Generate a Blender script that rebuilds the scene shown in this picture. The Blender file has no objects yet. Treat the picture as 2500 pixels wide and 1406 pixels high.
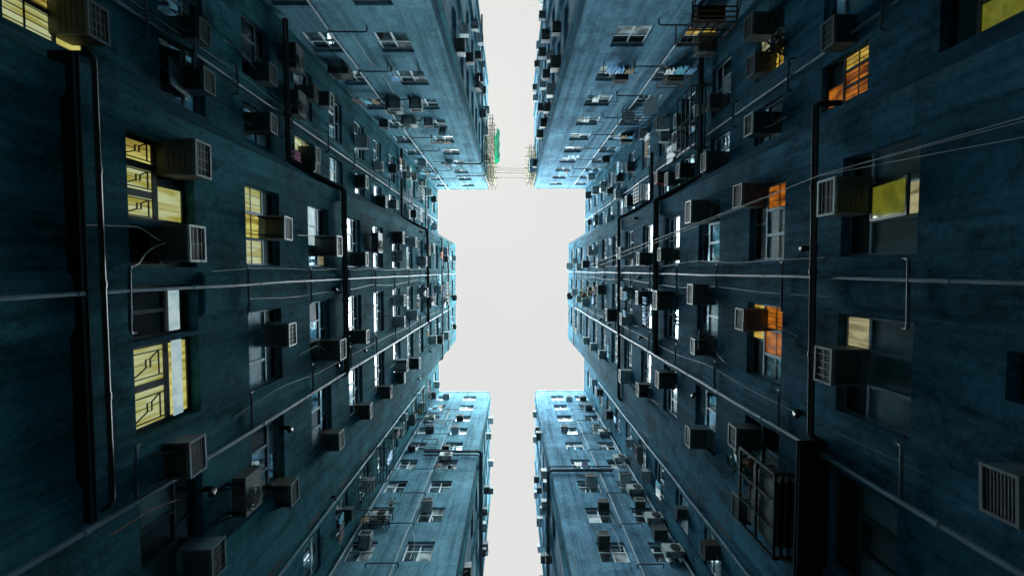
import bpy, bmesh, math, random
from mathutils import Vector, Matrix
random.seed(7)
R = math.radians
scene = bpy.context.scene
COL = scene.collection

# ------------------------------------------------------------------ camera
# x runs to the right of the picture, y towards its lower edge, z up; the eye is at the origin, 1.6 m above the ground
TILT = math.atan(43 / 1042)
F = 1042.0
cam_d = bpy.data.cameras.new("camera")
cam_d.sensor_width = 36
cam_d.lens = F / 2500 * 36
cam_d.clip_start = 0.05
cam_d.clip_end = 2000
cam = bpy.data.objects.new("camera", cam_d)
COL.objects.link(cam)
fw = Vector((0, math.sin(TILT), math.cos(TILT)))
rt = Vector((1, 0, 0))
up = rt.cross(fw)
cam.matrix_world = Matrix(((rt.x, up.x, -fw.x, 0), (rt.y, up.y, -fw.y, 0), (rt.z, up.z, -fw.z, 0), (0, 0, 0, 1)))
scene.camera = cam


def seen(p, m=220):
    cz = fw.dot(p)
    if cz < 0.3:
        return False
    u = 1250 + F * rt.dot(p) / cz
    v = 703 - F * up.dot(p) / cz
    return -m < u < 2500 + m and -m < v < 1406 + m


# ------------------------------------------------------------------ sky, sun, exposure
EXPO = 4.45
scene.view_settings.view_transform = 'Standard'
scene.view_settings.look = 'None'
scene.view_settings.gamma = 1
scene.view_settings.use_curve_mapping = False
scene.view_settings.exposure = EXPO
world = bpy.data.worlds.new("World")
scene.world = world
world.use_nodes = True
nt = world.node_tree
nt.nodes.clear()
wo = nt.nodes.new("ShaderNodeOutputWorld")
bg = nt.nodes.new("ShaderNodeBackground")
sky = nt.nodes.new("ShaderNodeTexSky")
sky.sky_type = 'NISHITA'
sky.sun_disc = False
sky.sun_elevation = R(72)
sky.sun_rotation = R(200)
bg.inputs[1].default_value = 0.1
cl = nt.nodes.new("ShaderNodeTexNoise")
cl.inputs['Scale'].default_value = 1.6
cl.inputs['Detail'].default_value = 5
rampc = nt.nodes.new("ShaderNodeValToRGB")
SKY = 0.80 / 2 ** EXPO * 10
rampc.color_ramp.elements[0].position = 0.3
rampc.color_ramp.elements[0].color = (SKY * 0.93, SKY * 0.94, SKY * 0.915, 1)
rampc.color_ramp.elements[1].position = 0.7
rampc.color_ramp.elements[1].color = (SKY * 1.0, SKY * 1.0, SKY * 0.965, 1)
mixw = nt.nodes.new("ShaderNodeMixRGB")      # overcast: an even cloud sheet with a little of the clear sky behind it
mixw.inputs[0].default_value = 0.997
nt.links.new(sky.outputs[0], mixw.inputs[1])
nt.links.new(cl.outputs['Fac'], rampc.inputs[0])
nt.links.new(rampc.outputs[0], mixw.inputs[2])
nt.links.new(mixw.outputs[0], bg.inputs[0])
nt.links.new(bg.outputs[0], wo.inputs[0])

sun_d = bpy.data.lights.new("sun", 'SUN')
sun_d.energy = 1.5
sun_d.angle = R(170)
sun_d.color = (0.78, 0.93, 0.97)
sun = bpy.data.objects.new("sun", sun_d)
sun.rotation_euler = (R(6), R(2), 0)
COL.objects.link(sun)


# ------------------------------------------------------------------ materials
def mat_base(name):
    m = bpy.data.materials.new(name)
    m.use_nodes = True
    n = m.node_tree.nodes
    b = n["Principled BSDF"]
    return m, m.node_tree, b


def mat_plain(name, col, rough=0.6, metal=0.0, var=0.18, scale=6.0, spec=0.5, bump=0.0):
    m, t, b = mat_base(name)
    b.inputs['Roughness'].default_value = rough
    b.inputs['Metallic'].default_value = metal
    b.inputs['Specular IOR Level'].default_value = spec
    geo = t.nodes.new("ShaderNodeNewGeometry")
    no = t.nodes.new("ShaderNodeTexNoise")
    no.inputs['Scale'].default_value = scale
    no.inputs['Detail'].default_value = 5
    t.links.new(geo.outputs['Position'], no.inputs['Vector'])
    ra = t.nodes.new("ShaderNodeValToRGB")
    ra.color_ramp.elements[0].position = 0.3
    ra.color_ramp.elements[1].position = 0.7
    ra.color_ramp.elements[0].color = tuple(c * (1 - var) for c in col) + (1,)
    ra.color_ramp.elements[1].color = tuple(min(1, c * (1 + var)) for c in col) + (1,)
    t.links.new(no.outputs['Fac'], ra.inputs[0])
    t.links.new(ra.outputs[0], b.inputs['Base Color'])
    if bump:
        bu = t.nodes.new("ShaderNodeBump")
        bu.inputs['Strength'].default_value = bump
        bu.inputs['Distance'].default_value = 0.02
        t.links.new(no.outputs['Fac'], bu.inputs['Height'])
        t.links.new(bu.outputs[0], b.inputs['Normal'])
    return m


def mat_wall(name, col, dirt, seed):
    m, t, b = mat_base(name)
    b.inputs['Roughness'].default_value = 0.85
    b.inputs['Specular IOR Level'].default_value = 0.04
    N, L = t.nodes, t.links
    geo = N.new("ShaderNodeNewGeometry")

    def mp(sc):
        q = N.new("ShaderNodeMapping")
        q.inputs['Scale'].default_value = sc
        q.inputs['Location'].default_value = (seed, seed * 0.7, 0)
        L.new(geo.outputs['Position'], q.inputs['Vector'])
        return q

    def noise(sc, det, vec, rough=0.55):
        q = N.new("ShaderNodeTexNoise")
        q.inputs['Scale'].default_value = sc
        q.inputs['Detail'].default_value = det
        q.inputs['Roughness'].default_value = rough
        L.new(vec.outputs[0], q.inputs['Vector'])
        return q

    def ramp(src, a, ca, c, cc):
        q = N.new("ShaderNodeValToRGB")
        q.color_ramp.elements[0].position = a
        q.color_ramp.elements[1].position = c
        q.color_ramp.elements[0].color = ca
        q.color_ramp.elements[1].color = cc
        L.new(src.outputs['Fac'], q.inputs[0])
        return q

    def mul(a, b_, fac=1.0, mode='MULTIPLY'):
        q = N.new("ShaderNodeMixRGB")
        q.blend_type = mode
        q.inputs[0].default_value = fac
        L.new(a.outputs[0], q.inputs[1])
        L.new(b_.outputs[0], q.inputs[2])
        return q
    m1 = mp((1, 1, 1))
    n1 = noise(0.45, 10, m1, 0.7)
    r1 = ramp(n1, 0.30, tuple(c * 0.66 for c in col) + (1,), 0.70, tuple(c * 1.30 for c in col) + (1,))
    streak = noise(1.0, 7, mp((3.2, 3.2, 0.16)), 0.65)         # rain streaks running down
    r2 = ramp(streak, 0.36, (0.42, 0.45, 0.46, 1), 0.54, (1, 1, 1, 1))
    mold = noise(1.1, 12, mp((1, 1, 0.75)), 0.8)                # mould patches
    r3 = ramp(mold, 0.50, (1, 1, 1, 1), 0.62, (dirt, dirt * 0.98, dirt * 0.95, 1))
    fine = noise(9, 8, m1, 0.75)
    r4 = ramp(fine, 0.32, (0.66, 0.68, 0.68, 1), 0.62, (1.08, 1.08, 1.06, 1))
    rust = noise(0.8, 7, mp((3.5, 3.5, 0.30)), 0.65)
    r5 = ramp(rust, 0.61, (1, 1, 1, 1), 0.72, (1.7, 0.78, 0.38, 1))
    crack = N.new("ShaderNodeTexVoronoi")                        # hairline cracks
    crack.feature = 'DISTANCE_TO_EDGE'
    crack.inputs['Scale'].default_value = 0.8
    warp = N.new("ShaderNodeVectorMath")
    wn = noise(1.6, 6, m1, 0.7)
    wsc = N.new("ShaderNodeVectorMath")
    wsc.operation = 'SCALE'
    wsc.inputs['Scale'].default_value = 1.3
    L.new(wn.outputs['Color'], wsc.inputs[0])
    L.new(m1.outputs[0], warp.inputs[0])
    L.new(wsc.outputs[0], warp.inputs[1])
    L.new(warp.outputs[0], crack.inputs['Vector'])
    rc = N.new("ShaderNodeValToRGB")
    rc.color_ramp.elements[0].color = (0.45, 0.45, 0.45, 1)
    rc.color_ramp.elements[1].position = 0.018
    rc.color_ramp.elements[1].color = (1, 1, 1, 1)
    L.new(crack.outputs['Distance'], rc.inputs[0])
    patch = N.new("ShaderNodeTexVoronoi")                        # repaired plaster patches
    patch.distance = 'CHEBYCHEV'
    patch.inputs['Scale'].default_value = 0.5
    L.new(mp((1, 1, 1.5)).outputs[0], patch.inputs['Vector'])
    sep = N.new("ShaderNodeSeparateColor")
    L.new(patch.outputs['Color'], sep.inputs[0])
    rp = N.new("ShaderNodeValToRGB")
    rp.color_ramp.interpolation = 'CONSTANT'
    rp.color_ramp.elements[0].color = (0.80, 0.82, 0.84, 1)
    rp.color_ramp.elements[1].position = 0.22
    rp.color_ramp.elements[1].color = (1, 1, 1, 1)
    e2 = rp.color_ramp.elements.new(0.82)
    e2.color = (1.14, 1.15, 1.13, 1)
    L.new(sep.outputs[0], rp.inputs[0])
    o = mul(mul(mul(mul(mul(mul(r1, r2, 0.8), r3), r4), r5, 0.7), rp, 0.8), rc, 0.8 if dirt < 0.6 else 0.3)
    L.new(o.outputs[0], b.inputs['Base Color'])
    bu = N.new("ShaderNodeBump")
    bu.inputs['Strength'].default_value = 0.35
    bu.inputs['Distance'].default_value = 0.015
    L.new(fine.outputs['Fac'], bu.inputs['Height'])
    L.new(bu.outputs[0], b.inputs['Normal'])
    return m


def mat_glass(name, col, rough=0.06, ior=2.4, film=0.0):
    m, t, b = mat_base(name)
    b.inputs['Metallic'].default_value = film
    b.inputs['Roughness'].default_value = rough
    b.inputs['IOR'].default_value = ior
    N, L = t.nodes, t.links
    geo = N.new("ShaderNodeNewGeometry")
    no = N.new("ShaderNodeTexNoise")
    no.inputs['Scale'].default_value = 1.7
    no.inputs['Detail'].default_value = 4
    L.new(geo.outputs['Position'], no.inputs['Vector'])
    ra = N.new("ShaderNodeValToRGB")
    ra.color_ramp.elements[0].position = 0.4
    ra.color_ramp.elements[1].position = 0.62
    ra.color_ramp.elements[0].color = tuple(c * 0.35 for c in col) + (1,)
    ra.color_ramp.elements[1].color = tuple(c * 1.3 for c in col) + (1,)
    L.new(no.outputs['Fac'], ra.inputs[0])
    L.new(ra.outputs[0], b.inputs['Base Color'])
    bu = N.new("ShaderNodeBump")
    bu.inputs['Strength'].default_value = 0.06
    bu.inputs['Distance'].default_value = 0.05
    n2 = N.new("ShaderNodeTexNoise")
    n2.inputs['Scale'].default_value = 2.2
    L.new(geo.outputs['Position'], n2.inputs['Vector'])
    L.new(n2.outputs['Fac'], bu.inputs['Height'])
    L.new(bu.outputs[0], b.inputs['Normal'])
    return m


def mat_lit(name, c0, c1, strength, sc=(2.2, 2.2, 5.0), bands=True):
    """a glowing pane, mostly a lamp burning behind a curtain"""
    m, t, b = mat_base(name)
    N, L = t.nodes, t.links
    geo = N.new("ShaderNodeNewGeometry")
    q = N.new("ShaderNodeMapping")
    q.inputs['Scale'].default_value = sc
    L.new(geo.outputs['Position'], q.inputs['Vector'])
    no = N.new("ShaderNodeTexNoise")
    no.inputs['Scale'].default_value = 1.0
    no.inputs['Detail'].default_value = 3
    no.inputs['Distortion'].default_value = 0.6
    L.new(q.outputs[0], no.inputs['Vector'])
    ra = N.new("ShaderNodeValToRGB")
    ra.color_ramp.elements[0].position = 0.36
    ra.color_ramp.elements[1].position = 0.58
    ra.color_ramp.elements[0].color = tuple(c0) + (1,)
    ra.color_ramp.elements[1].color = tuple(c1) + (1,)
    L.new(no.outputs['Fac'], ra.inputs[0])
    b.inputs['Base Color'].default_value = (0.05, 0.05, 0.04, 1)
    b.inputs['Roughness'].default_value = 0.1
    L.new(ra.outputs[0], b.inputs['Emission Color'])
    b.inputs['Emission Strength'].default_value = strength / 2 ** EXPO
    return m


# the bays keep the old dirty render, the wings and alleys are a cleaner blue with missing light added to the colour
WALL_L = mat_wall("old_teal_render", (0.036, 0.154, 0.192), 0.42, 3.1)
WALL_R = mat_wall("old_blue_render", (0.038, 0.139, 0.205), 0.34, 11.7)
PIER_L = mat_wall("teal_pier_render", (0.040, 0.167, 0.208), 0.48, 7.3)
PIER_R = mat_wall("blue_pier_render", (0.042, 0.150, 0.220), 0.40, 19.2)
WING_L = mat_wall("clean_lightened_teal_render", (0.150, 0.322, 0.412), 0.72, 5.6)
WING_R = mat_wall("clean_lightened_blue_render", (0.145, 0.305, 0.432), 0.68, 14.9)
IRON = mat_plain("black_iron", (0.004, 0.005, 0.006), 0.28, 0.0, 0.4, 3)
PVC = mat_plain("blue_grey_pipe_paint", (0.085, 0.155, 0.19), 0.45, 0.0, 0.35, 2)
PVC_W = mat_plain("pale_pipe_paint", (0.15, 0.25, 0.30), 0.45, 0.0, 0.35, 2)
DPIPE = mat_plain("dark_pipe_paint", (0.05, 0.08, 0.10), 0.4, 0.0, 0.3, 3)
def add_rust(m, amount=0.58):
    t = m.node_tree
    b = t.nodes["Principled BSDF"]
    src = b.inputs['Base Color'].links[0].from_socket
    geo = t.nodes.new("ShaderNodeNewGeometry")
    n = t.nodes.new("ShaderNodeTexNoise")
    n.inputs['Scale'].default_value = 3.2
    n.inputs['Detail'].default_value = 8
    n.inputs['Roughness'].default_value = 0.7
    t.links.new(geo.outputs['Position'], n.inputs['Vector'])
    r = t.nodes.new("ShaderNodeValToRGB")
    r.color_ramp.elements[0].position = amount
    r.color_ramp.elements[1].position = amount + 0.07
    t.links.new(n.outputs['Fac'], r.inputs[0])
    x = t.nodes.new("ShaderNodeMixRGB")
    x.inputs[2].default_value = (0.085, 0.040, 0.018, 1)
    t.links.new(r.outputs[0], x.inputs[0])
    t.links.new(src, x.inputs[1])
    t.links.new(x.outputs[0], b.inputs['Base Color'])


CASE_G = mat_plain("grey_casing", (0.055, 0.075, 0.075), 0.5, 0.0, 0.25, 5)
CASE_O = mat_plain("olive_casing", (0.060, 0.060, 0.042), 0.5, 0.0, 0.3, 5)
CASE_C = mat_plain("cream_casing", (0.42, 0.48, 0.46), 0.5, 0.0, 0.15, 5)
CASE_B = mat_plain("blue_casing", (0.085, 0.14, 0.17), 0.5, 0.0, 0.2, 5)
CASE_HAZE = mat_plain("haze_grey_casing", (0.50, 0.58, 0.60), 0.5, 0.0, 0.15, 5)  # distant haze put into a paler casing colour
PAN_HAZE = mat_plain("haze_pan", (0.42, 0.50, 0.52), 0.6, 0.0, 0.2, 4)  # underside paled in colour to stand in for haze
FROST2 = mat_glass("teal_frosted_glass", (0.16, 0.40, 0.48), 0.25, 1.9)
CASE_R = mat_plain("red_casing", (0.45, 0.04, 0.03), 0.5, 0.0, 0.2, 5)
RIM = mat_plain("pale_rim", (0.085, 0.115, 0.125), 0.45, 0.0, 0.15, 5)
PAN = mat_plain("dark_pan", (0.030, 0.042, 0.040), 0.6, 0.0, 0.4, 4)
DARK = mat_plain("dark_void", (0.010, 0.013, 0.015), 0.7, 0.0, 0.3, 4)
BARS = mat_plain("bar_metal", (0.085, 0.10, 0.10), 0.5, 0.2, 0.2, 8)
for m_ in (CASE_G, CASE_O, CASE_C, CASE_B, CASE_HAZE, RIM):
    add_rust(m_)
WHITE = mat_plain("white_frame_paint", (0.66, 0.74, 0.78), 0.4, 0.0, 0.1, 5)
BRONZE = mat_plain("dark_bronze_frame", (0.035, 0.045, 0.045), 0.4, 0.2, 0.2, 5)
ALU_SHADE = mat_plain("shaded_aluminium_frame", (0.12, 0.19, 0.23), 0.35, 0.3, 0.15, 5)  # metal frame tone with the shade of the low rows in its colour
GLASS = mat_glass("window_glass", (0.52, 0.62, 0.66), 0.04, 1.6, 0.93)
GLASS2 = mat_glass("wavy_glass", (0.40, 0.52, 0.56), 0.14, 1.6, 0.85)
FROST = mat_glass("frosted_glass", (0.055, 0.13, 0.14), 0.28, 1.7)
BLIND = mat_glass("glass_over_blind", (0.55, 0.62, 0.62), 0.12, 1.9)
DGLASS = mat_glass("dark_glass", (0.006, 0.010, 0.012), 0.2, 1.45)
LIT_Y = mat_lit("lit_yellow_pane", (0.20, 0.15, 0.02), (0.54, 0.51, 0.14), 1.0, (11.0, 11.0, 1.1))
LIT_P = mat_lit("lit_pale_pane", (0.30, 0.27, 0.04), (0.46, 0.51, 0.27), 0.92, (9.0, 9.0, 1.0))
LIT_O = mat_lit("lit_orange_pane", (0.10, 0.022, 0.002), (0.50, 0.15, 0.014), 0.85, (4.5, 4.5, 2.0))
LIT_A = mat_lit("lit_amber_pane", (0.14, 0.075, 0.006), (0.56, 0.38, 0.06), 0.9, (4.5, 4.5, 2.0))
LIT_D = mat_lit("dim_olive_pane", (0.075, 0.080, 0.006), (0.13, 0.135, 0.012), 1.0, (5, 5, 5))
GLOW_W = mat_lit("glowing_white_pane", (0.34, 0.50, 0.56), (0.52, 0.66, 0.66), 0.8, (4.0, 4.0, 3.0))  # the pane colour itself emits white
LIT_B = mat_lit("lit_beige_pane", (0.03, 0.028, 0.014), (0.34, 0.31, 0.17), 1.0, (5.0, 5.0, 0.8))
CONC = mat_plain("concrete", (0.30, 0.33, 0.33), 0.9, 0, 0.25, 0.6, 0.2, 0.3)
GROUND = mat_plain("wet_concrete_ground", (0.06, 0.065, 0.07), 0.7, 0, 0.3, 0.7, 0.4, 0.2)
BAMBOO = mat_plain("bamboo", (0.36, 0.29, 0.15), 0.6, 0, 0.3, 6)
NET = mat_plain("green_netting", (0.03, 0.45, 0.28), 0.7, 0, 0.3, 5)
tr_ = NET.node_tree.nodes.new("ShaderNodeBsdfTranslucent")
tr_.inputs[0].default_value = (0.08, 0.58, 0.38, 1)
mx_ = NET.node_tree.nodes.new("ShaderNodeMixShader")
mx_.inputs[0].default_value = 0.6
NET.node_tree.links.new(NET.node_tree.nodes["Principled BSDF"].outputs[0], mx_.inputs[1])
NET.node_tree.links.new(tr_.outputs[0], mx_.inputs[2])
NET.node_tree.links.new(mx_.outputs[0], NET.node_tree.nodes["Material Output"].inputs[0])
TARP = mat_plain("blue_tarpaulin", (0.10, 0.36, 0.62), 0.5, 0, 0.2, 4)
ORANGE = mat_plain("orange_cloth", (0.70, 0.20, 0.03), 0.8, 0, 0.2, 6)
NAVY = mat_plain("navy_cloth", (0.03, 0.05, 0.16), 0.8, 0, 0.3, 6)
CYAN = mat_plain("cyan_cloth", (0.10, 0.48, 0.62), 0.7, 0, 0.2, 6)
PALE = mat_plain("white_board_paint", (0.78, 0.80, 0.80), 0.5, 0, 0.06, 4)
LEAF = mat_plain("leaf_green", (0.10, 0.16, 0.03), 0.6, 0, 0.5, 9)
LEAFD = mat_plain("dark_leaf_green", (0.03, 0.06, 0.025), 0.6, 0, 0.5, 9)
POT = mat_plain("terracotta", (0.25, 0.10, 0.05), 0.8, 0, 0.2, 9)
HOSE = mat_plain("pale_hose", (0.50, 0.52, 0.42), 0.5, 0, 0.15, 9)
CABLE = mat_plain("grey_cable", (0.30, 0.34, 0.34), 0.5, 0, 0.1, 9)
FOIL = mat_plain("foil_duct", (0.6, 0.65, 0.66), 0.25, 0.8, 0.2, 20)
RUSTY = mat_plain("rusty_iron", (0.16, 0.07, 0.03), 0.8, 0, 0.5, 7)


# ------------------------------------------------------------------ mesh helpers
class MB:
    def __init__(self):
        self.v, self.f, self.m = [], [], []

    def box(self, x0, x1, y0, y1, z0, z1, mi=0):
        i = len(self.v)
        self.v += [(x0, y0, z0), (x1, y0, z0), (x1, y1, z0), (x0, y1, z0), (x0, y0, z1), (x1, y0, z1), (x1, y1, z1), (x0, y1, z1)]
        self.f += [(i, i + 3, i + 2, i + 1), (i + 4, i + 5, i + 6, i + 7), (i, i + 1, i + 5, i + 4), (i + 1, i + 2, i + 6, i + 5), (i + 2, i + 3, i + 7, i + 6), (i + 3, i, i + 4, i + 7)]
        self.m += [mi] * 6
        return self

    def bar(self, a, b, w, h=None, mi=0):
        """a square bar between two points"""
        a, b = Vector(a), Vector(b)
        d = (b - a).normalized()
        p = Vector((0, 0, 1)) if abs(d.z) < 0.9 else Vector((1, 0, 0))
        s = d.cross(p).normalized() * (w / 2)
        t = d.cross(s).normalized() * ((h or w) / 2)
        i = len(self.v)
        for q in (a, b):
            self.v += [tuple(q + s + t), tuple(q - s + t), tuple(q - s - t), tuple(q + s - t)]
        self.f += [(i, i + 1, i + 2, i + 3), (i + 7, i + 6, i + 5, i + 4)] + [(i + k, i + 4 + k, i + 4 + (k + 1) % 4, i + (k + 1) % 4) for k in range(4)]
        self.m += [mi] * 6
        return self

    def tube(self, pts, r, seg=8, mi=0, caps=True):
        pts = [Vector(p) for p in pts]
        n = len(pts)
        i0 = len(self.v)
        d0 = (pts[1] - pts[0]).normalized()
        ref = Vector((0, 0, 1)) if abs(d0.z) < 0.9 else Vector((1, 0, 0))
        s = d0.cross(ref).normalized()
        for k in range(n):
            if k == 0:
                d = pts[1] - pts[0]
            elif k == n - 1:
                d = pts[-1] - pts[-2]
            else:
                d = (pts[k + 1] - pts[k]).normalized() + (pts[k] - pts[k - 1]).normalized()
            d.normalize()
            s = (s - d * s.dot(d))
            if s.length < 1e-5:
                s = d.orthogonal()
            s.normalize()
            t = d.cross(s)
            for j in range(seg):
                a = 2 * math.pi * j / seg
                self.v.append(tuple(pts[k] + s * (r * math.cos(a)) + t * (r * math.sin(a))))
        for k in range(n - 1):
            for j in range(seg):
                a = i0 + k * seg + j
                b = i0 + k * seg + (j + 1) % seg
                self.f.append((a, b, b + seg, a + seg))
                self.m.append(mi)
        if caps:
            self.f.append(tuple(i0 + j for j in reversed(range(seg))))
            self.f.append(tuple(i0 + (n - 1) * seg + j for j in range(seg)))
            self.m += [mi, mi]
        return self

    def quad(self, a, b, c, d, mi=0):
        i = len(self.v)
        self.v += [tuple(a), tuple(b), tuple(c), tuple(d)]
        self.f.append((i, i + 1, i + 2, i + 3))
        self.m.append(mi)
        return self

    def prism(self, poly, z0, z1, mi=0):
        i = len(self.v)
        n = len(poly)
        self.v += [(x, y, z0) for x, y in poly] + [(x, y, z1) for x, y in poly]
        self.f.append(tuple(i + k for k in reversed(range(n))))
        self.f.append(tuple(i + n + k for k in range(n)))
        for k in range(n):
            self.f.append((i + k, i + (k + 1) % n, i + n + (k + 1) % n, i + n + k))
        self.m += [mi] * (n + 2)
        return self

    def mesh(self, name, mats, smooth=False, fix=False):
        me = bpy.data.meshes.new(name)
        me.from_pydata(self.v, [], self.f)
        for m in mats:
            me.materials.append(m)
        me.polygons.foreach_set("material_index", self.m)
        if smooth:
            me.polygons.foreach_set("use_smooth", [True] * len(self.f))
        if fix:
            bm = bmesh.new()
            bm.from_mesh(me)
            bmesh.ops.recalc_face_normals(bm, faces=bm.faces)
            bm.to_mesh(me)
            bm.free()
        me.update()
        return me


def put(name, me, parent=None, mw=None):
    o = bpy.data.objects.new(name, me)
    COL.objects.link(o)
    if parent is not None:
        o.parent = parent
    if mw is not None:
        o.matrix_local = mw
    return o


def tag(o, label, cat, group=None, kind=None):
    o['label'] = label
    o['category'] = cat
    if group:
        o['group'] = group
    if kind:
        o['kind'] = kind
    return o


def empty(name, mw, label, cat, group=None):
    o = bpy.data.objects.new(name, None)
    o.empty_display_size = 0.2
    COL.objects.link(o)
    o.matrix_world = mw
    tag(o, label, cat, group)
    return o


def setmat(o, m):
    o.material_slots[0].link = 'OBJECT'
    o.material_slots[0].material = m


def rounded(pts, r=0.18, n=3):
    """rounds the corners of a polyline"""
    pts = [Vector(p) for p in pts]
    out = [pts[0]]
    for k in range(1, len(pts) - 1):
        a, b, c = pts[k - 1], pts[k], pts[k + 1]
        l = min(r, (a - b).length * 0.45, (c - b).length * 0.45)
        p = b + (a - b).normalized() * l
        q = b + (c - b).normalized() * l
        for j in range(n + 1):
            t = j / n
            out.append(p * (1 - t) ** 2 + b * 2 * t * (1 - t) + q * t * t)
    out.append(pts[-1])
    return out


# ------------------------------------------------------------------ walls
HGT = 45.7
GND = -1.6


class Wall:
    """a vertical wall: s runs along it, n out of it into the court"""

    def __init__(self, key, p, d, n, s0, s1, where):
        self.key, self.where = key, where
        self.p = Vector((p[0], p[1], 0))
        self.d = Vector((d[0], d[1], 0)).normalized()
        self.n = Vector((n[0], n[1], 0)).normalized()
        self.s0, self.s1 = s0, s1
        self.flip = 1 if self.d.cross(self.n).z > 0 else -1
        self.open = []

    def at(self, s, z, n=0.0):
        return self.p + self.d * s + self.n * n + Vector((0, 0, z))

    def mat(self, s, z, n=0.0):
        x = self.d * self.flip
        o = self.at(s, z, n)
        return Matrix(((x.x, self.n.x, 0, o.x), (x.y, self.n.y, 0, o.y), (0, 0, 1, o.z), (0, 0, 0, 1)))


def xwall(key, X, s0, s1, where):
    return Wall(key, (X, 0), (0, 1), (1 if X < 0 else -1, 0), s0, s1, where)


def ywall(key, Y, s0, s1, where):
    return Wall(key, (0, Y), (1, 0), (0, 1 if Y < 0 else -1), s0, s1, where)


def slant(key, a, b, where, inward):
    """a wall from a to b whose s is the y coordinate at a plus the distance"""
    a, b = Vector(a), Vector(b)
    d = (b - a)
    L = d.length
    d.normalize()
    n = Vector((-d.y, d.x))
    if n.x * inward < 0:
        n = -n
    sg = 1 if d.y > 0 else -1
    dd = d * sg
    p = a - dd * a.y
    w = Wall(key, p, dd, n, min(a.y, a.y + sg * L), max(a.y, a.y + sg * L), where)
    return w


W = {}
for w in (
    xwall('LB', -6.1, -2.75, 7.5, "left bay"), xwall('LM', -7.95, -8.6, -3.85, "recessed wall above the left bay"),
    xwall('LN', -7.95, 9.75, 13.16, "recessed wall below the left bay"),
    ywall('LU', -8.6, -7.95, -2.6, "upper left wing"), ywall('LD', 13.16, -7.95, -2.45, "lower left wing"),
    xwall('LAU', -2.6, -20.0, -8.6, "upper left alley wall"), xwall('LAD', -2.45, 13.16, 25.5, "lower left alley wall"),
    slant('LAV', (-2.6, -20.0), (-5.0, -38), "far upper left alley", 1),
    slant('LAE', (-2.45, 25.5), (-5.0, 44), "far lower left alley", 1),
    slant('LC', (-7.95, -3.85), (-6.1, -2.75), "splay", 1), slant('LE', (-6.1, 7.5), (-7.95, 9.75), "splay", 1),
    xwall('RB', 6.1, -2.8, 7.3, "right bay"), xwall('RM', 7.85, -8.7, -3.9, "recessed wall above the right bay"),
    xwall('RN', 7.85, 9.3, 13.05, "recessed wall below the right bay"),
    ywall('RU', -8.7, 2.4, 7.85, "upper right wing"), ywall('RD', 13.05, 2.57, 7.85, "lower right wing"),
    xwall('RAU', 2.4, -19.5, -8.7, "upper right alley wall"), xwall('RAD', 2.57, 13.05, 24.0, "lower right alley wall"),
    slant('RAV', (2.4, -19.5), (4.8, -38), "far upper right alley", -1),
    slant('RAE', (2.57, 24.0), (5.3, 44), "far lower right alley", -1),
    slant('RC', (7.85, -3.9), (6.1, -2.8), "splay", -1), slant('RE', (6.1, 7.3), (7.85, 9.3), "splay", -1),
):
    W[w.key] = w

SILL = {'L': 6.83, 'R': 6.60}
WH = 1.42

bld = {}
bld['L'] = empty("apartment_building", Matrix.Translation((-9, 2, GND)), "tall teal grey apartment block filling the left half of the view", "building", "apartment blocks round the light well")
bld['R'] = empty("apartment_building", Matrix.Translation((9, 2, GND)), "tall blue grey apartment block filling the right half of the view", "building", "apartment blocks round the light well")
BINV = {k: o.matrix_world.inverted() for k, o in bld.items()}
bpy.context.view_layer.update()
for k in bld:
    bld[k].matrix_world = Matrix.Translation((-9 if k == 'L' else 9, 2, GND))
    BINV[k] = Matrix.Translation((9 if k == 'L' else -9, -2, -GND))


def part(name, me, side, mw=None):
    return put(name, me, bld[side], BINV[side] @ (mw or Matrix.Identity(4)))


# ------------------------------------------------------------------ windows
DEPTH = 0.17
FR, PA = {}, {}


def frame_mesh(w, h, lo, hi, tf, fmat, bar=0.05):
    key = (round(w, 2), round(h, 2), lo, hi, round(tf, 2), fmat.name, bar)
    if key in FR:
        return FR[key]
    b = MB()
    d0, d1 = -0.03, 0.035
    zt = h * tf
    b.box(-w / 2, w / 2, d0, d1, 0, bar).box(-w / 2, w / 2, d0, d1, h - bar, h)
    b.box(-w / 2, -w / 2 + bar, d0 + .002, d1 - .002, bar, h - bar).box(w / 2 - bar, w / 2, d0 + .002, d1 - .002, bar, h - bar)
    if hi:
        b.box(-w / 2 + bar, w / 2 - bar, d0 + .004, d1 + .01, zt - bar / 2, zt + bar / 2)
    for k in range(1, lo):
        x = -w / 2 + w * k / lo
        b.box(x - bar * .7, x + bar * .7, d0 + .006, d1 + .004, bar, (zt - bar / 2) if hi else h - bar)
    for k in range(1, hi):
        x = -w / 2 + w * k / hi
        b.box(x - bar * .5, x + bar * .5, d0 + .006, d1 - .006, zt + bar / 2, h - bar)
    FR[key] = b.mesh("window_frame", [fmat])
    return FR[key]


def pane_mesh(w, h):
    key = (round(w, 2), round(h, 2))
    if key not in PA:
        PA[key] = MB().box(-w / 2, w / 2, -0.006, 0.006, 0, h).mesh("pane", [GLASS])
    return PA[key]


def sash_mesh(w, h, fm, gm):
    b = MB()
    t = 0.045
    b.box(-w / 2, w / 2, -.02, .02, -h, -h + t).box(-w / 2, w / 2, -.02, .02, -t, 0)
    b.box(-w / 2, -w / 2 + t, -.019, .019, -h + t, -t).box(w / 2 - t, w / 2, -.019, .019, -h + t, -t)
    b.box(-w / 2 + t, w / 2 - t, -.005, .005, -h + t, -t, 1)
    return b.mesh("sash", [fm, gm])


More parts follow.
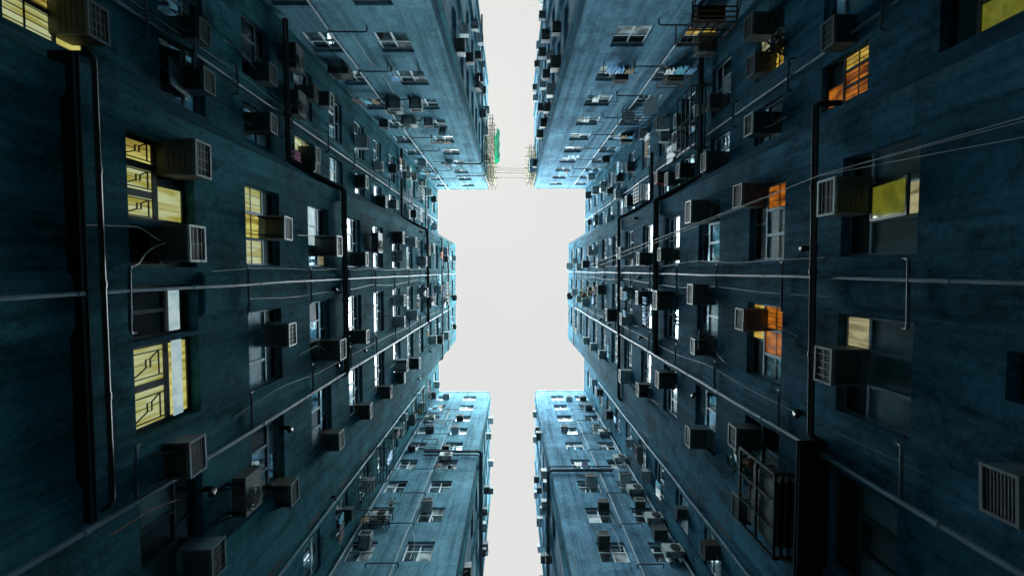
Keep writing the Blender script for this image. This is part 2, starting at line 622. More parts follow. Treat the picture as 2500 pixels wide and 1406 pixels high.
def window(key, s0, s1, z0, z1, lo=3, hi=2, tf=0.62, fm=WHITE, low=None, high=None, depth=DEPTH, bar=0.05, cut=True):
    w = W[key]
    if not (seen(w.at((s0 + s1) / 2, (z0 + z1) / 2)) or seen(w.at(s0, z1), 60)):
        return None
    w.open.append((s0, s1, z0, z1))
    wd, h = s1 - s0, z1 - z0
    o = part("window", frame_mesh(wd, h, lo, hi, tf, fm, bar), key[0], w.mat((s0 + s1) / 2, z0, -depth))
    zt = h * tf if hi else h
    low = low or [GLASS] * lo
    high = high or [GLASS] * hi
    # panes listed in the order of rising s
    for n, lst, za, zb in ((lo, low, bar, zt - (bar / 2 if hi else bar)), (hi, high, zt + bar / 2, h - bar)):
        for k in range(n):
            if lst[k] is None:
                continue
            x = -wd / 2 + wd * (k + .5) / n
            p = put("pane", pane_mesh(wd / n - bar * .6, zb - za), o, Matrix.Translation((x * w.flip, 0, za)))
            setmat(p, lst[k])
    return o


def grille(win, x0, x1, z0, z1, n=-0.02 + 0.09):
    """the decorative security grille of the old flats: a frame with a bow tie in it"""
    b = MB()
    t = 0.018
    dx, dz = x1 - x0, z1 - z0

    def L(a, c, q=1.0):
        b.bar((x0 + dx * a[0], n, z0 + dz * a[1]), (x0 + dx * c[0], n, z0 + dz * c[1]), t * q)
    # b runs across the pane, a up it
    P = lambda a, q: (1 - q, a)
    for q in (.14, .86):
        L(P(0, q), P(1, q))
    for a in (.05, .80, .95):
        L(P(a, .14), P(a, .86))
    L(P(.05, .80), P(.42, .58)); L(P(.42, .58), P(.42, .34)); L(P(.55, .58), P(.55, .34)); L(P(.55, .34), P(.80, .14))
    L(P(.42, .58), P(.55, .58), .6); L(P(.42, .34), P(.55, .34), .6); L(P(.05, .48), P(.42, .46), .5); L(P(.55, .44), P(.80, .42), .5)
    g = put("security_grille", b.mesh("security_grille", [IRON]), win, Matrix.Identity(4))
    return g


def rnd_panes(n, row, high=False):
    out = []
    for _ in range(n):
        q = random.random()
        if row < 2:
            out.append(GLASS if q < .45 else FROST if q < .75 else DGLASS)
        else:
            out.append(GLASS if q < .66 else GLASS2 if q < .78 else BLIND if q < .94 else DGLASS)
    return out


COLS = {'LB': [(-2.0, -0.12), (0.98, 2.85), (3.82, 5.62)], 'LM': [(-7.65, -5.85), (-5.02, -3.95)], 'LN': [(10.6, 12.25)],
        'LU': [(-7.75, -6.5), (-5.1, -3.85)], 'LD': [(-7.72, -6.5), (-5.05, -3.72)],
        'RB': [(-2.05, -0.25), (0.82, 2.65), (3.75, 5.6)], 'RM': [(-7.8, -6.0), (-5.1, -3.98)], 'RN': [(10.35, 12.0)],
        'RU': [(3.8, 5.1), (6.4, 7.6)], 'RD': [(4.02, 5.35), (6.5, 7.7)]}
for row in range(0, 13):
    for side in 'LR':
        z0 = SILL[side] + 3 * row
        z1 = z0 + WH
        for key, cols in COLS.items():
            if key[0] != side:
                continue
            if key[1] in 'UD' and row < 2:
                pass
            for c, (a, b) in enumerate(cols):
                if key == 'LB' and row == 0 and c < 2:
                    continue
                if key == 'RB' and row == 0 and c < 2:
                    continue
                ws = dict(lo=3, hi=2, tf=0.62)
                fm = ALU_SHADE if row < 3 else WHITE  # low rows use the frame with shade put into its colour
                if key[1] in 'UD':
                    ws = dict(lo=2, hi=2, tf=0.60)
                    fm = WHITE
                elif key[1] == 'M' and c == 1 or key[1] == 'N':
                    ws = dict(lo=2, hi=1, tf=0.62)
                lw, hg = rnd_panes(ws['lo'], row), rnd_panes(ws['hi'], row, True)
                kk = (key, row, c)
                if kk == ('LB', 1, 0):
                    lw, hg = [LIT_P, LIT_Y, LIT_P], [DGLASS, DGLASS]
                elif kk == ('LB', 2, 0):
                    lw, hg = [GLOW_W, GLOW_W, GLASS], [DGLASS, LIT_B]
                elif kk == ('LB', 1, 1):
                    lw, hg = [FROST2] * 3, [DGLASS, DGLASS]
                elif kk == ('LM', 3, 1):
                    lw, hg = [LIT_P, DGLASS], [LIT_B]
                elif kk == ('LM', 0, 1):
                    lw, hg, fm = [LIT_Y, LIT_P], [LIT_Y], BRONZE
                elif kk == ('LM', 2, 0):
                    lw, hg = [DGLASS] * 3, [DGLASS] * 2
                elif kk == ('RM', 2, 0):
                    lw, hg = [FROST, FROST, LIT_A], [LIT_B, LIT_A]
                elif kk == ('RM', 1, 1):
                    lw, hg, fm = [LIT_A, LIT_O, LIT_O], [DGLASS, LIT_O], BRONZE
                    ws = dict(lo=3, hi=2, tf=0.6)
                elif kk == ('RB', 1, 0):
                    lw, hg, fm = [LIT_O, FROST, FROST], [DGLASS, DGLASS], ALU_SHADE
                elif kk == ('RB', 1, 1):
                    lw, hg, fm = [LIT_O, LIT_O, GLASS2], [LIT_A, DGLASS], ALU_SHADE
                elif kk == ('RU', 3, 1) or kk == ('RU', 2, 1):
                    lw, hg = [LIT_A, LIT_A], [DGLASS, DGLASS]
                elif kk == ('RU', 3, 0):
                    lw, hg = [BLIND, BLIND], [DGLASS, DGLASS]
                elif row == 0:
                    lw, hg, fm = [DGLASS if k_ % 2 else FROST for k_ in range(ws['lo'])], [DGLASS] * ws['hi'], BRONZE
                if kk == ('RM', 0, 1):
                    lw, hg = [LIT_D, LIT_D], [DGLASS]
                elif kk in (('LU', 2, 0), ('LU', 2, 1), ('RU', 2, 0)):
                    lw, hg = [GLASS2] * 2, [GLASS] * 2
                if kk == ('LM', 1, 1):
                    a = -5.46
                wo_ = window(key, a, b, z0, z1, fm=fm, low=lw, high=hg, **ws)
                if wo_ is not None and kk in (('RB', 1, 0), ('RB', 1, 1), ('RM', 1, 1), ('RM', 2, 0), ('LB', 1, 0), ('LM', 0, 1)):
                    gb = MB()
                    wd_ = b - a
                    for q_ in range(1, 9):
                        x_ = -wd_ / 2 + wd_ * q_ / 9
                        gb.box(x_ - .007, x_ + .007, .012, .024, .05, .05 + WH * ws['tf'] - .08)
                    gb.box(-wd_ / 2 + .05, wd_ / 2 - .05, .014, .03, .42, .445)
                    put("glazing_bars", gb.mesh("glazing_bars", [BRONZE]), wo_, Matrix.Identity(4))

# the large low windows nearest the camera
w1 = window('LB', -2.25, -0.82, 6.83, 8.27, lo=3, hi=2, tf=0.52, fm=BRONZE, low=[LIT_Y, LIT_P, LIT_P], high=[DGLASS, LIT_P], bar=0.085, depth=.22)
for k in range(3):
    x = 0.715 - 1.43 * (k + .5) / 3
    grille(w1, x - .2, x + .2, .08, .68)
window('LB', -0.74, -0.06, 6.83, 8.27, lo=1, hi=1, tf=0.52, fm=BRONZE, low=[DGLASS], high=[DGLASS])
w4 = window('LB', 0.25, 1.16, 6.83, 8.27, lo=2, hi=1, tf=0.60, fm=BRONZE, low=[DGLASS, DGLASS], high=[DGLASS], depth=.22)
q = put('pane', MB().box(-.40, .40, .03, .045, .96, 1.2).mesh('pane', [GLOW_W]), w4, Matrix.Identity(4))  # extra white emissive strip in front of the transom
w2 = window('LB', 1.24, 2.75, 6.83, 8.27, lo=2, hi=1, tf=0.60, fm=BRONZE, low=[LIT_P, LIT_P], high=[LIT_Y], bar=0.085, depth=.22)
q = put('pane', MB().box(-.70, .70, .03, .045, .99, 1.22).mesh('pane', [GLOW_W]), w2, Matrix.Identity(4))  # same white emissive strip, wider, over this transom
for k in range(2):
    x = 0.755 - 1.51 * (k + .5) / 2
    grille(w2, x - .3, x + .3, .10, .80)
w3 = window('RB', -2.05, -0.25, 6.45, 7.95, lo=3, hi=2, tf=0.66, fm=ALU_SHADE, low=[FROST, None, FROST], high=[DGLASS, DGLASS])
q = put("pane", pane_mesh(0.52, 0.9), w3, Matrix.Translation((0.02, -0.05, .05)))
setmat(q, LIT_B)
sa = put("sash", sash_mesh(0.62, 0.95, BRONZE, LIT_D), w3, Matrix.Translation((0.0, 0.05, 0.99)) @ Matrix.Rotation(R(13), 4, 'X'))
window('RB', 0.80, 2.62, 6.45, 7.95, lo=3, hi=3, tf=0.62, fm=ALU_SHADE, low=[FROST, FROST, FROST], high=[LIT_B, DGLASS, DGLASS])
window('RB', .98, 1.6, 4.55, 5.22, lo=1, hi=0, fm=BRONZE, low=[DGLASS], depth=.22)
# casements standing open
for key, s, z, ws, hs, ang, gm in (('LM', -5.15, 10.95, .60, .95, 40, FROST), ('LM', -4.55, 10.8, .60, .90, 14, FROST), ('RB', 3.3 + .9, 17.0, .5, .8, 35, BLIND),
                                   ('LU', -4.1, 25.8, .5, .9, 60, GLASS2), ('LB', -.75, 23.1, .6, .9, 30, BLIND), ('RB', 2.2, 14.0, .5, .9, 25, GLASS2)):
    w = W[key]
    mw = w.mat(s, z, -DEPTH + .1) @ Matrix.Rotation(R(ang), 4, 'X')
    part("open_sash", sash_mesh(ws, hs, ALU_SHADE if z < 12 else WHITE, gm), key[0], mw)

# alley windows
ALC = {'LAU': [(-12.0, -10.0), (-15.4, -13.4), (-18.8, -16.8)], 'LAD': [(14.7, 16.7), (18.2, 20.2), (21.7, 23.7)],
       'RAU': [(-12.0, -10.0), (-15.4, -13.4), (-18.8, -16.8)], 'RAD': [(14.7, 16.7), (18.2, 20.2), (21.4, 23.3)],
       'LAV': [(-23.6, -21.6), (-27.2, -25.2)], 'LAE': [(27.0, 29.0), (30.5, 32.5)], 'RAV': [(-23.6, -21.6), (-27.2, -25.2)], 'RAE': [(25.5, 27.5), (29.0, 31.0)]}
for key, cols in ALC.items():
    for row in range(2, 13):
        z0 = SILL[key[0]] + 3 * row
        for a, b in cols:
            if seen(W[key].at((a + b) / 2, z0), -20):
                window(key, a, b, z0 - .1, z0 + WH + .15, lo=3, hi=0, fm=WHITE, low=rnd_panes(3, row), depth=.2, bar=.06)


# ------------------------------------------------------------------ wall surfaces with real openings
def wall_mesh(w, depth=DEPTH + .03):
    S = {w.s0, w.s1}
    Z = {GND, HGT}
    for a, b, c, d in w.open:
        S |= {a, b}
        Z |= {c, d}
    S, Z = sorted(S), sorted(Z)

    def inside(s, z):
        return any(a < s < b and c < z < d for a, b, c, d in w.open)
    b = MB()
    idx = {}

    def P(s, z):
        if (s, z) not in idx:
            idx[(s, z)] = len(b.v)
            b.v.append(tuple(w.at(s, z)))
        return idx[(s, z)]
    for i in range(len(S) - 1):
        for j in range(len(Z) - 1):
            if inside((S[i] + S[i + 1]) / 2, (Z[j] + Z[j + 1]) / 2):
                continue
            q = [P(S[i], Z[j]), P(S[i + 1], Z[j]), P(S[i + 1], Z[j + 1]), P(S[i], Z[j + 1])]
            b.f.append(tuple(q if w.flip > 0 else reversed(q)))
            b.m.append(0)
    for a, c, z0, z1 in w.open:
        A = [(a, z0), (c, z0), (c, z1), (a, z1)]
        for k in range(4):
            (sa_, za), (sb, zb) = A[k], A[(k + 1) % 4]
            q = [w.at(sa_, za), w.at(sb, zb), w.at(sb, zb, -depth), w.at(sa_, za, -depth)]
            if w.flip > 0:
                q.reverse()
            b.quad(*q)
    return b


for key, w in W.items():
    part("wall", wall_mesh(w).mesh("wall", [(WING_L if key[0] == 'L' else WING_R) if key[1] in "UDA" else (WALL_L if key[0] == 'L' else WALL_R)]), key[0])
    # coping along the roof edge
    b = MB()
    L0, L1 = w.at(w.s0, 0), w.at(w.s1, 0)
    a0, a1 = w.at(w.s0, 0, .05), w.at(w.s1, 0, .05)
    c0, c1 = w.at(w.s0, 0, -.25), w.at(w.s1, 0, -.25)
    b.prism([(a0.x, a0.y), (a1.x, a1.y), (c1.x, c1.y), (c0.x, c0.y)], HGT - .003, HGT + .12)
    part("coping", b.mesh("coping", [CONC], fix=True), key[0])

for side, sg in (('L', -1), ('R', 1)):
    # roof slab behind the copings and the outer walls, so that the block is a closed body
    K = lambda k: W[side + k]
    out = [K('AV').at(K('AV').s0, 0, -.3), K('AU').at(K('AU').s0, 0, -.3), K('AU').at(K('AU').s1 - .3, 0, -.3), K('U').at(K('U').s0 if sg < 0 else K('U').s1, 0, -.3) + Vector((sg * .3, 0, 0)),
           K('M').at(K('M').s1 - .0, 0, -.3), K('B').at(K('B').s0, 0, -.3), K('B').at(K('B').s1, 0, -.3), K('N').at(K('N').s0, 0, -.3),
           K('D').at(K('D').s0 if sg < 0 else K('D').s1, 0, -.3) + Vector((sg * .3, 0, 0)), K('AD').at(K('AD').s0 + .3, 0, -.3), K('AD').at(K('AD').s1, 0, -.3), K('AE').at(K('AE').s1, 0, -.3),
           Vector((sg * 22, 44, 0)), Vector((sg * 22, -38, 0))]
    poly = [(p.x, p.y) for p in out]
    part("roof", MB().prism(poly, HGT - .6, HGT - .35).mesh("roof", [CONC], fix=True), side)
    part("rear_wall", MB().box(sg * 22 - .15, sg * 22 + .15, -38, 44, GND, HGT).mesh("rear_wall", [CONC]), side)


def pier(key, s0, s1, sp0, sp1, n=0.085, z0=GND, z1=HGT - .02):
    """a proud strip with splayed cheeks"""
    w = W[key]
    pl = [w.at(s0, 0, -.02), w.at(s0 + sp0, 0, n), w.at(s1 - sp1, 0, n), w.at(s1, 0, -.02)]
    part("pilaster", MB().prism([(p.x, p.y) for p in pl], z0, z1).mesh("pilaster", [PIER_L if key[0] == 'L' else PIER_R], fix=True), key[0])


pier('LB', -2.75, -2.28, .001, .13); 
pier('LB', -0.02, 0.95, .15, .15, z1=6.76); pier('LB', -0.02, 0.95, .15, .15, z0=8.36); pier('LB', 2.9, 3.78, .15, .15); pier('LB', 5.72, 7.5, .13, .001)
pier('RB', -2.8, -2.15, .001, .13); pier('RB', -0.16, 0.74, .15, .15); pier('RB', 2.72, 3.7, .15, .15); pier('RB', 5.7, 7.3, .13, .001)
for key, ss in (('LAU', (-9.4, -12.9, -16.3, -19.6)), ('RAU', (-9.4, -12.9, -16.3, -19.4)), ('LAD', (14.0, 17.4, 20.9, 24.4)), ('RAD', (14.0, 17.4, 20.8, 23.7))):
    for s in ss:
        pier(key, s - .14, s + .14, .01, .01, .14)
for key, ss in (('LAV', (-24.4, -28)), ('RAV', (-24.4, -28)), ('LAE', (29.7,)), ('RAE', (28.2, 31.8))):
    for s in ss:
        pier(key, s - .14, s + .14, .01, .01, .14)

# small dark ventilation slots in the recessed walls
for key, spots in (('LN', [(9.95, 13.9), (9.97, 16.7), (9.95, 19.7), (9.95, 22.7)]), ('RN', [(9.5, 12.4), (9.55, 15.4), (9.5, 18.2), (9.5, 21.5), (9.5, 24.6)])):
    for s, z in spots:
        w = W[key]
        part("vent_slot", MB().box(-.13, .13, -.05, .012, -.5, .5).mesh("vent_slot", [DARK]), key[0], w.mat(s, z))


# ------------------------------------------------------------------ pipes that belong to the blocks
def pipe(key, pts, r, m=IRON, name="drainpipe", rnd=.15, seg=8, collars=0.0, cm=None):
    """pts are (s, z, n) on the wall"""
    w = W[key]
    if len(pts) == 2 and abs(pts[1][1] - pts[0][1]) > 8:      # long runs are made of lengths that never quite line up
        rj = random.Random(str(pts))
        n = int(abs(pts[1][1] - pts[0][1]) / 2.1)
        pts = [tuple(a + (b_ - a) * k / n + (rj.uniform(-.022, .022) if q_ != 1 else 0) for q_, (a, b_) in enumerate(zip(pts[0], pts[1]))) for k in range(n + 1)]
        rnd = .05
    P = rounded([w.at(*p) for p in pts], rnd) if len(pts) > 2 else [w.at(*p) for p in pts]
    b = MB().tube(P, r, seg)
    if collars:
        for k in range(len(pts) - 1):
            a, c = w.at(*pts[k]), w.at(*pts[k + 1])
            n = max(1, int((c - a).length / collars))
            for j in range(1, n + 1):
                q = a + (c - a) * (j / (n + 1))
                d = (c - a).normalized()
                b.tube([q - d * .045, q + d * .045], r * 1.28, seg)
    return part(name, b.mesh(name, [m], smooth=False), key[0])


def wpipe(side, pts, r, m=IRON, name="drainpipe", rnd=.2, seg=8, collars=0.0):
    b = MB().tube(rounded(pts, rnd), r, seg)
    if collars:
        for k in range(len(pts) - 1):
            a, c = Vector(pts[k]), Vector(pts[k + 1])
            n = int((c - a).length / collars)
            d = (c - a).normalized()
            for j in range(1, n + 1):
                q = a + (c - a) * (j / (n + 1))
                b.tube([q - d * .05, q + d * .05], r * 1.25, seg)
    return part(name, b.mesh(name, [m]), side)


# upright pipes
pipe('LB', [(0.30, GND, .16), (0.36, HGT - .4, .16)], .032, PVC, collars=1.5)
pipe('LB', [(3.62, GND, .17), (3.66, HGT - 5, .17)], .045, PVC, collars=1.5)
pipe('RB', [(0.12, GND, .16), (0.16, HGT - .6, .16)], .032, PVC, collars=1.5)
pipe('RB', [(3.50, GND, .17), (3.52, HGT - 5, .17)], .045, PVC, collars=1.5)
pipe('LM', [(-5.38, GND, .11), (-5.2, HGT - .5, .11)], .04, PVC, collars=1.5)
pipe('RM', [(-5.42, GND, .11), (-5.25, HGT - .5, .11)], .04, PVC, collars=1.5)
pipe('LU', [(-6.33, GND, .12), (-6.68, HGT - .5, .12)], .045, PVC_W, collars=1.5)
pipe('RU', [(6.22, GND, .12), (6.2, HGT - 3, .12)], .045, PVC_W, collars=1.5)
pipe('LD', [(-5.25, GND, .10), (-5.27, HGT - 8, .10)], .035, PVC_W, collars=1.5)
pipe('LD', [(-7.78, GND, .12), (-7.78, HGT - 6, .12)], .06, PVC_W, collars=1.5)
pipe('RD', [(5.62, GND, .10), (5.60, HGT - 9, .10)], .035, PVC_W, collars=1.5)
pipe('RD', [(7.68, GND, .12), (7.68, HGT - 6, .12)], .06, PVC_W, collars=1.5)
pipe('LN', [(10.2, GND, .12), (10.22, HGT - 8, .12)], .05, PVC_W, collars=1.5)
pipe('RN', [(9.95, GND, .12), (9.97, HGT - 8, .12)], .05, PVC_W, collars=1.5)

# waste pipes at each storey
for row in range(0, 12):
    for side in 'LR':
        z = SILL[side] + 3 * row
        sg = 1
        for key, a, b in (((side + 'B'), -.06, 1.0), ((side + 'B'), 2.82, 3.72)):
            if side == 'R':
                a -= .12; b -= .1
            if seen(W[key].at(a, z), 60):
                pipe(key, [(a, z + .02, .06), (a, z - .08, .06), (a + .1, z - .2, .16), (b - .1, z - .22, .16), (b, z - .1, .06), (b, z, .06)], .026, DPIPE, "waste_pipe", .05, 6)
        if row > 1:
            z2 = z - .42
            for key, a, b in ((('LU', -6.5, -5.12), ('LD', -6.5, -5.05)) if side == 'L' else (('RU', 5.1, 6.3), ('RD', 5.5, 6.65))):
                if seen(W[key].at(a, z2), 60):
                    pipe(key, [(a, z2, .02), (a, z2, .2), (b, z2 + .02, .2), (b, z2 + .02, .02)], .03, DPIPE, "waste_pipe", .08, 6)
        for key, a, b in (((side + 'M'), -5.85, -5.0),):
            if row > 0 and seen(W[key].at(a, z), 60):
                pipe(key, [(a, z - .55, .02), (a, z - .55, .18), (b, z - .5, .18), (b, z - .5, .02)], .028, DPIPE, "waste_pipe", .07, 6)

# heavy collector pipes that cross the facades
part("ledge", MB().box(-6.25, -5.91, -2.95, 3.55, 5.86, 5.92).box(-6.25, -5.895, -2.96, 3.56, 5.92, 5.94).mesh("ledge", [IRON]), 'L')
wpipe('L', [(-6.3, -3.05, 6.13), (-5.88, -3.05, 6.13), (-5.88, 3.45, 6.15), (-6.2, 3.6, 6.15)], .034, IRON, rnd=.1, collars=1.9)
part("ledge", MB().box(5.52, 6.25, 3.3, 7.35, 8.04, 8.10).box(5.50, 6.25, 3.28, 7.37, 8.10, 8.125).mesh("ledge", [IRON]), 'R')
wpipe('L', [(-7.7, -8.5, 14.85), (-7.7, -3.75, 14.9), (-6.2, -2.95, 15.05), (-5.9, -2.85, 15.1), (-5.9, 3.7, 15.12), (-6.15, 3.75, 15.12)], .10, IRON, collars=1.6)
wpipe('L', [(-7.75, -8.5, 30.3), (-7.75, -3.75, 30.2), (-6.2, -2.95, 30.1), (-5.92, -2.85, 30.0), (-5.92, 3.75, 30.1), (-6.15, 3.8, 30.1)], .09, IRON)
wpipe('L', [(-7.75, -8.5, 38.7), (-7.75, -3.5, 38.7)], .07, DPIPE)
wpipe('L', [(-6.2, -2.7, 36.0), (-5.88, -2.7, 36.0), (-5.88, 7.5, 36.0), (-6.15, 7.6, 36.0)], .07, DPIPE)
wpipe('L', [(-6.2, -2.65, 39.6), (-5.88, -2.65, 39.6), (-5.88, 7.4, 39.6), (-6.15, 7.5, 39.6)], .065, DPIPE)
wpipe('R', [(6.3, -3.2, 8.32), (5.85, -3.2, 8.36), (5.85, 3.25, 8.24), (6.2, 3.4, 8.24)], .06, IRON, rnd=.1, collars=1.7)
wpipe('R', [(7.6, -8.6, 17.5), (7.6, -3.8, 17.48), (6.2, -3.0, 17.55), (5.9, -2.9, 17.6), (5.9, 3.4, 17.45), (6.15, 3.45, 17.45)], .11, IRON, collars=1.6)
wpipe('R', [(7.6, -6.4, 23.5), (7.6, -3.8, 23.4), (6.2, -3.0, 23.6), (5.9, -2.9, 23.7), (5.9, 7.1, 23.3), (6.15, 7.15, 23.3)], .085, IRON, collars=1.8)
wpipe('R', [(6.2, -2.6, 40.5), (5.88, -2.6, 40.5), (5.88, 7.2, 40.5), (6.15, 7.25, 40.5)], .05, DPIPE)
wpipe('L', [(-6.3, 12.95, 30.1), (-2.35, 12.95, 30.1), (-2.22, 13.1, 30.1), (-2.22, 26, 30.1)], .10, DPIPE, rnd=.25)
wpipe('L', [(-6.25, 12.98, 29.6), (-2.5, 12.98, 29.6), (-2.3, 13.1, 29.6), (-2.3, 26, 29.6)], .05, DPIPE, rnd=.25)
wpipe('R', [(6.5, 12.85, 27.0), (2.5, 12.85, 27.0), (2.33, 13.0, 27.0), (2.33, 25, 27.0)], .10, DPIPE, rnd=.25)
wpipe('R', [(6.5, 12.88, 27.6), (2.6, 12.88, 27.6), (2.4, 13.0, 27.6), (2.4, 25, 27.6)], .05, DPIPE, rnd=.25)
wpipe('L', [(-5.6, -8.42, 34.0), (-2.5, -8.42, 34.3), (-2.36, -8.6, 34.3), (-2.36, -20, 34.3)], .07, DPIPE, rnd=.25)
wpipe('L', [(-5.0, -8.44, 38.6), (-2.45, -8.44, 38.6), (-2.3, -8.6, 38.6), (-2.3, -14, 38.6)], .05, DPIPE, rnd=.25)

# short vent spouts poking from the walls
for key, s, z in (('LB', 4.33, 8.3), ('LB', 4.2, 11.25), ('LB', 3.2, 17.1), ('LB', 3.2, 14.4), ('LB', .62, 14.3), ('RB', 4.05, 13.8), ('RB', 3.1, 19.7), ('RB', 3.3, 26.0), ('RB', 3.3, 28.6),
                  ('RB', 5.2, 10.4), ('RB', -.45, 8.75), ('RB', 2.95, 8.8), ('LN', 9.95, 18.4), ('LB', -2.5, 28.0), ('RB', -2.5, 20.6), ('RB', .5, 23.2), ('RB', .35, 20.0), ('RB', .4, 27.5), ('LB', 5.9, 31.0), ('LB', 6.6, 36.5), ('LB', 6.9, 27.0)):
    b = MB().tube(rounded([W[key].at(s, z, -.05), W[key].at(s, z, .2), W[key].at(s + .03, z - .16, .24)], .1), .06, 8)
    part("vent_spout", b.mesh("vent_spout", [IRON]), key[0])


# ------------------------------------------------------------------ air conditioners
def case_mesh(w, dn, h, back=.26):
    b = MB()
    e = .018
    # bevelled box: the body, slightly inset edge rings
    b.box(-w / 2, w / 2, -back, dn - e, e, h - e)
    b.box(-w / 2 + e, w / 2 - e, -back, dn - .03, 0, e - .001)
    b.box(-w / 2 + e, w / 2 - e, -back, dn - .03, h - e + .001, h)
    # top louvres
    for k in range(3):
        y = .06 + k * .1
        b.box(-w * .32, w * .32, y, y + .05, h, h + .006, 1)
    # pale trim round the foot of the box
    b.box(-w / 2 - .004, -w / 2 + .022, -.02, dn - .02, -.006, .02, 2).box(w / 2 - .022, w / 2 + .004, -.02, dn - .02, -.006, .02, 2)
    b.box(-w / 2 + .022, w / 2 - .022, dn - .045, dn - .015, -.006, .02, 2)
    return b


def grille_mesh(w, dn, h, nx=4, nz=5):
    b = MB()
    t = .035
    b.box(-w / 2 - .005, w / 2 + .005, dn - .018, dn + .02, -.004, t).box(-w / 2 - .005, w / 2 + .005, dn - .018, dn + .02, h - t, h + .004)
    b.box(-w / 2 - .005, -w / 2 + t, dn - .017, dn + .019, t, h - t).box(w / 2 - t, w / 2 + .005, dn - .017, dn + .019, t, h - t)
    b.box(-w / 2 + t, w / 2 - t, dn - .016, dn - .004, t, h - t, 1)
    for k in range(1, nx):
        x = -w / 2 + w * k / nx
        b.box(x - .006, x + .006, dn, dn + .01, t, h - t, 2)
    for k in range(1, nz):
        z = h * k / nz
        b.box(-w / 2 + t, w / 2 - t, dn + .002, dn + .008, z - .006, z + .006, 2)
    return b


def pan_mesh(w, dn):
    b = MB().box(-w / 2 + .03, w / 2 - .03, .0, dn - .05, -.012, -.001)
    for k in range(4):
        y = .05 + k * (dn - .12) / 4
        b.box(-w * .36, w * .36, y, y + .012, -.0155, -.0115, 1)
    return b


def bracket_mesh(w, dn):
    b = MB()
    for x in (0,):
        b.bar((x, 0, -.03), (x, dn * .95, -.03), .03)
        b.bar((x, 0, -.34), (x, dn * .85, -.04), .025)
        b.bar((x, .015, -.36), (x, .015, 0), .03)
    return b


TUBES = []
for k in range(5):
    rr = random.Random(50 + k)
    x = rr.uniform(-.2, .2)
    TUBES.append(MB().tube(rounded([(x, .06, .01), (x, .08, -.12), (x + rr.uniform(-.25, .25), .03, -.3 - .3 * rr.random()), (x + rr.uniform(-.3, .3), .02, -.9 - rr.random() * .5)], .12, 3), .011, 5).mesh("drip_tube", [HOSE if k % 2 else DPIPE]))
SZ = [(.58, .45, .42), (.64, .50, .42), (.54, .42, .40)]
ACM = {}


def ac_parts(sz, cm):
    k = (sz, cm.name)
    if k not in ACM:
        w, dn, h = SZ[sz]
        ACM[k] = (case_mesh(w, dn, h).mesh("casing", [cm, DARK, RIM]), [grille_mesh(w, dn, h, a, c).mesh("front_grille", [r_, DARK, BARS]) for a, c, r_ in ((3 + sz % 2, 5, RIM), (1, 8, cm), (5, 2, RIM), (2, 4, CASE_C), (1, 11, RIM))],
                  pan_mesh(w, dn).mesh("base_pan", [PAN_HAZE if cm in (CASE_C, CASE_HAZE) else PAN, DARK]), bracket_mesh(w, dn).mesh("bracket", [IRON]))
    return ACM[k]


ORD = ["lowest", "second", "third", "fourth", "fifth", "sixth", "seventh", "eighth", "ninth", "tenth", "eleventh", "twelfth", "top"]
used_labels = {}
AC_LIST = {}


def uniq(base, tails):
    if base not in used_labels:
        used_labels[base] = 0
        return base
    for t in tails:
        q = base + t
        if q not in used_labels:
            used_labels[q] = 0
            return q
    raise RuntimeError("label " + base)


CNAME = {CASE_HAZE.name: "white", CASE_G.name: "grey", CASE_O.name: "olive", CASE_C.name: "cream", CASE_B.name: "bluish", CASE_R.name: "red framed"}
TAILS = [", the higher one", ", the lower one", ", the outer one", ", the inner one", ", near the middle", ", tucked at the end", ", third beside the pipe"]


def where_of(key, s, z):
    side = key[0]
    row = max(0, min(12, int(math.floor((z - SILL[side]) / 3 + .25))))
    wn = W[key].where
    rw = "row below the others" if z < SILL[side] - .5 else ORD[row] + " row"
    c = ""
    if key[1] == 'B':
        c = "top " if s < .3 else "middle " if s < 3.3 else "bottom "
        return f"in {c}window column of {wn}, {rw}"
    if key in ('LU', 'LD', 'RU', 'RD'):
        c = "inner" if abs(s) > 6 else "corner"
        return f"on {wn}, {c} window column, {rw}"
    return f"on {wn}, {rw}"


def air_con(key, s, z, sz=None, cm=None, bracket=None):
    w = W[key]
    row = (z - SILL[key[0]]) / 3
    if sz is None:
        sz = random.choice([0, 0, 1, 2])
    if cm is None:
        cm = random.choice([CASE_G, CASE_G, CASE_O, CASE_B] if row < 5 else [CASE_G, CASE_B, CASE_C, CASE_HAZE, CASE_HAZE])  # upper rows draw paler casings, haze put into their colour
    lab = f"{CNAME[cm.name]} window air conditioner {where_of(key, s, z)}"
    mw = w.mat(s, z) @ Matrix.Rotation(R(random.gauss(0, 1.6)), 4, 'Y') @ Matrix.Rotation(R(random.uniform(-1, 4)), 4, 'X')
    mw = mw @ Matrix.Scale(1.0 if row < 2 else random.uniform(.88, 1.14), 4)
    o = empty("air_conditioner", mw, lab, "air conditioner", "window air conditioners on the facades")
    ms = ac_parts(sz, cm)
    for nm, me in zip(("casing", "front_grille", "base_pan"), (ms[0], random.choice(ms[1]), ms[2])):
        put(nm, me, o, Matrix.Identity(4))
    random.random()
    if row < 7 and random.random() < .4:
        put("drip_tube", random.choice(TUBES), o, Matrix.Identity(4))
    if bracket or (bracket is None and random.random() < .35):
        for q in (-1, 1):
            put("bracket", ms[3], o, Matrix.Translation((q * SZ[sz][0] * .36, 0, 0)))
    AC_LIST.setdefault(where_of(key, s, z), []).append((key, s, z, o))
    return o


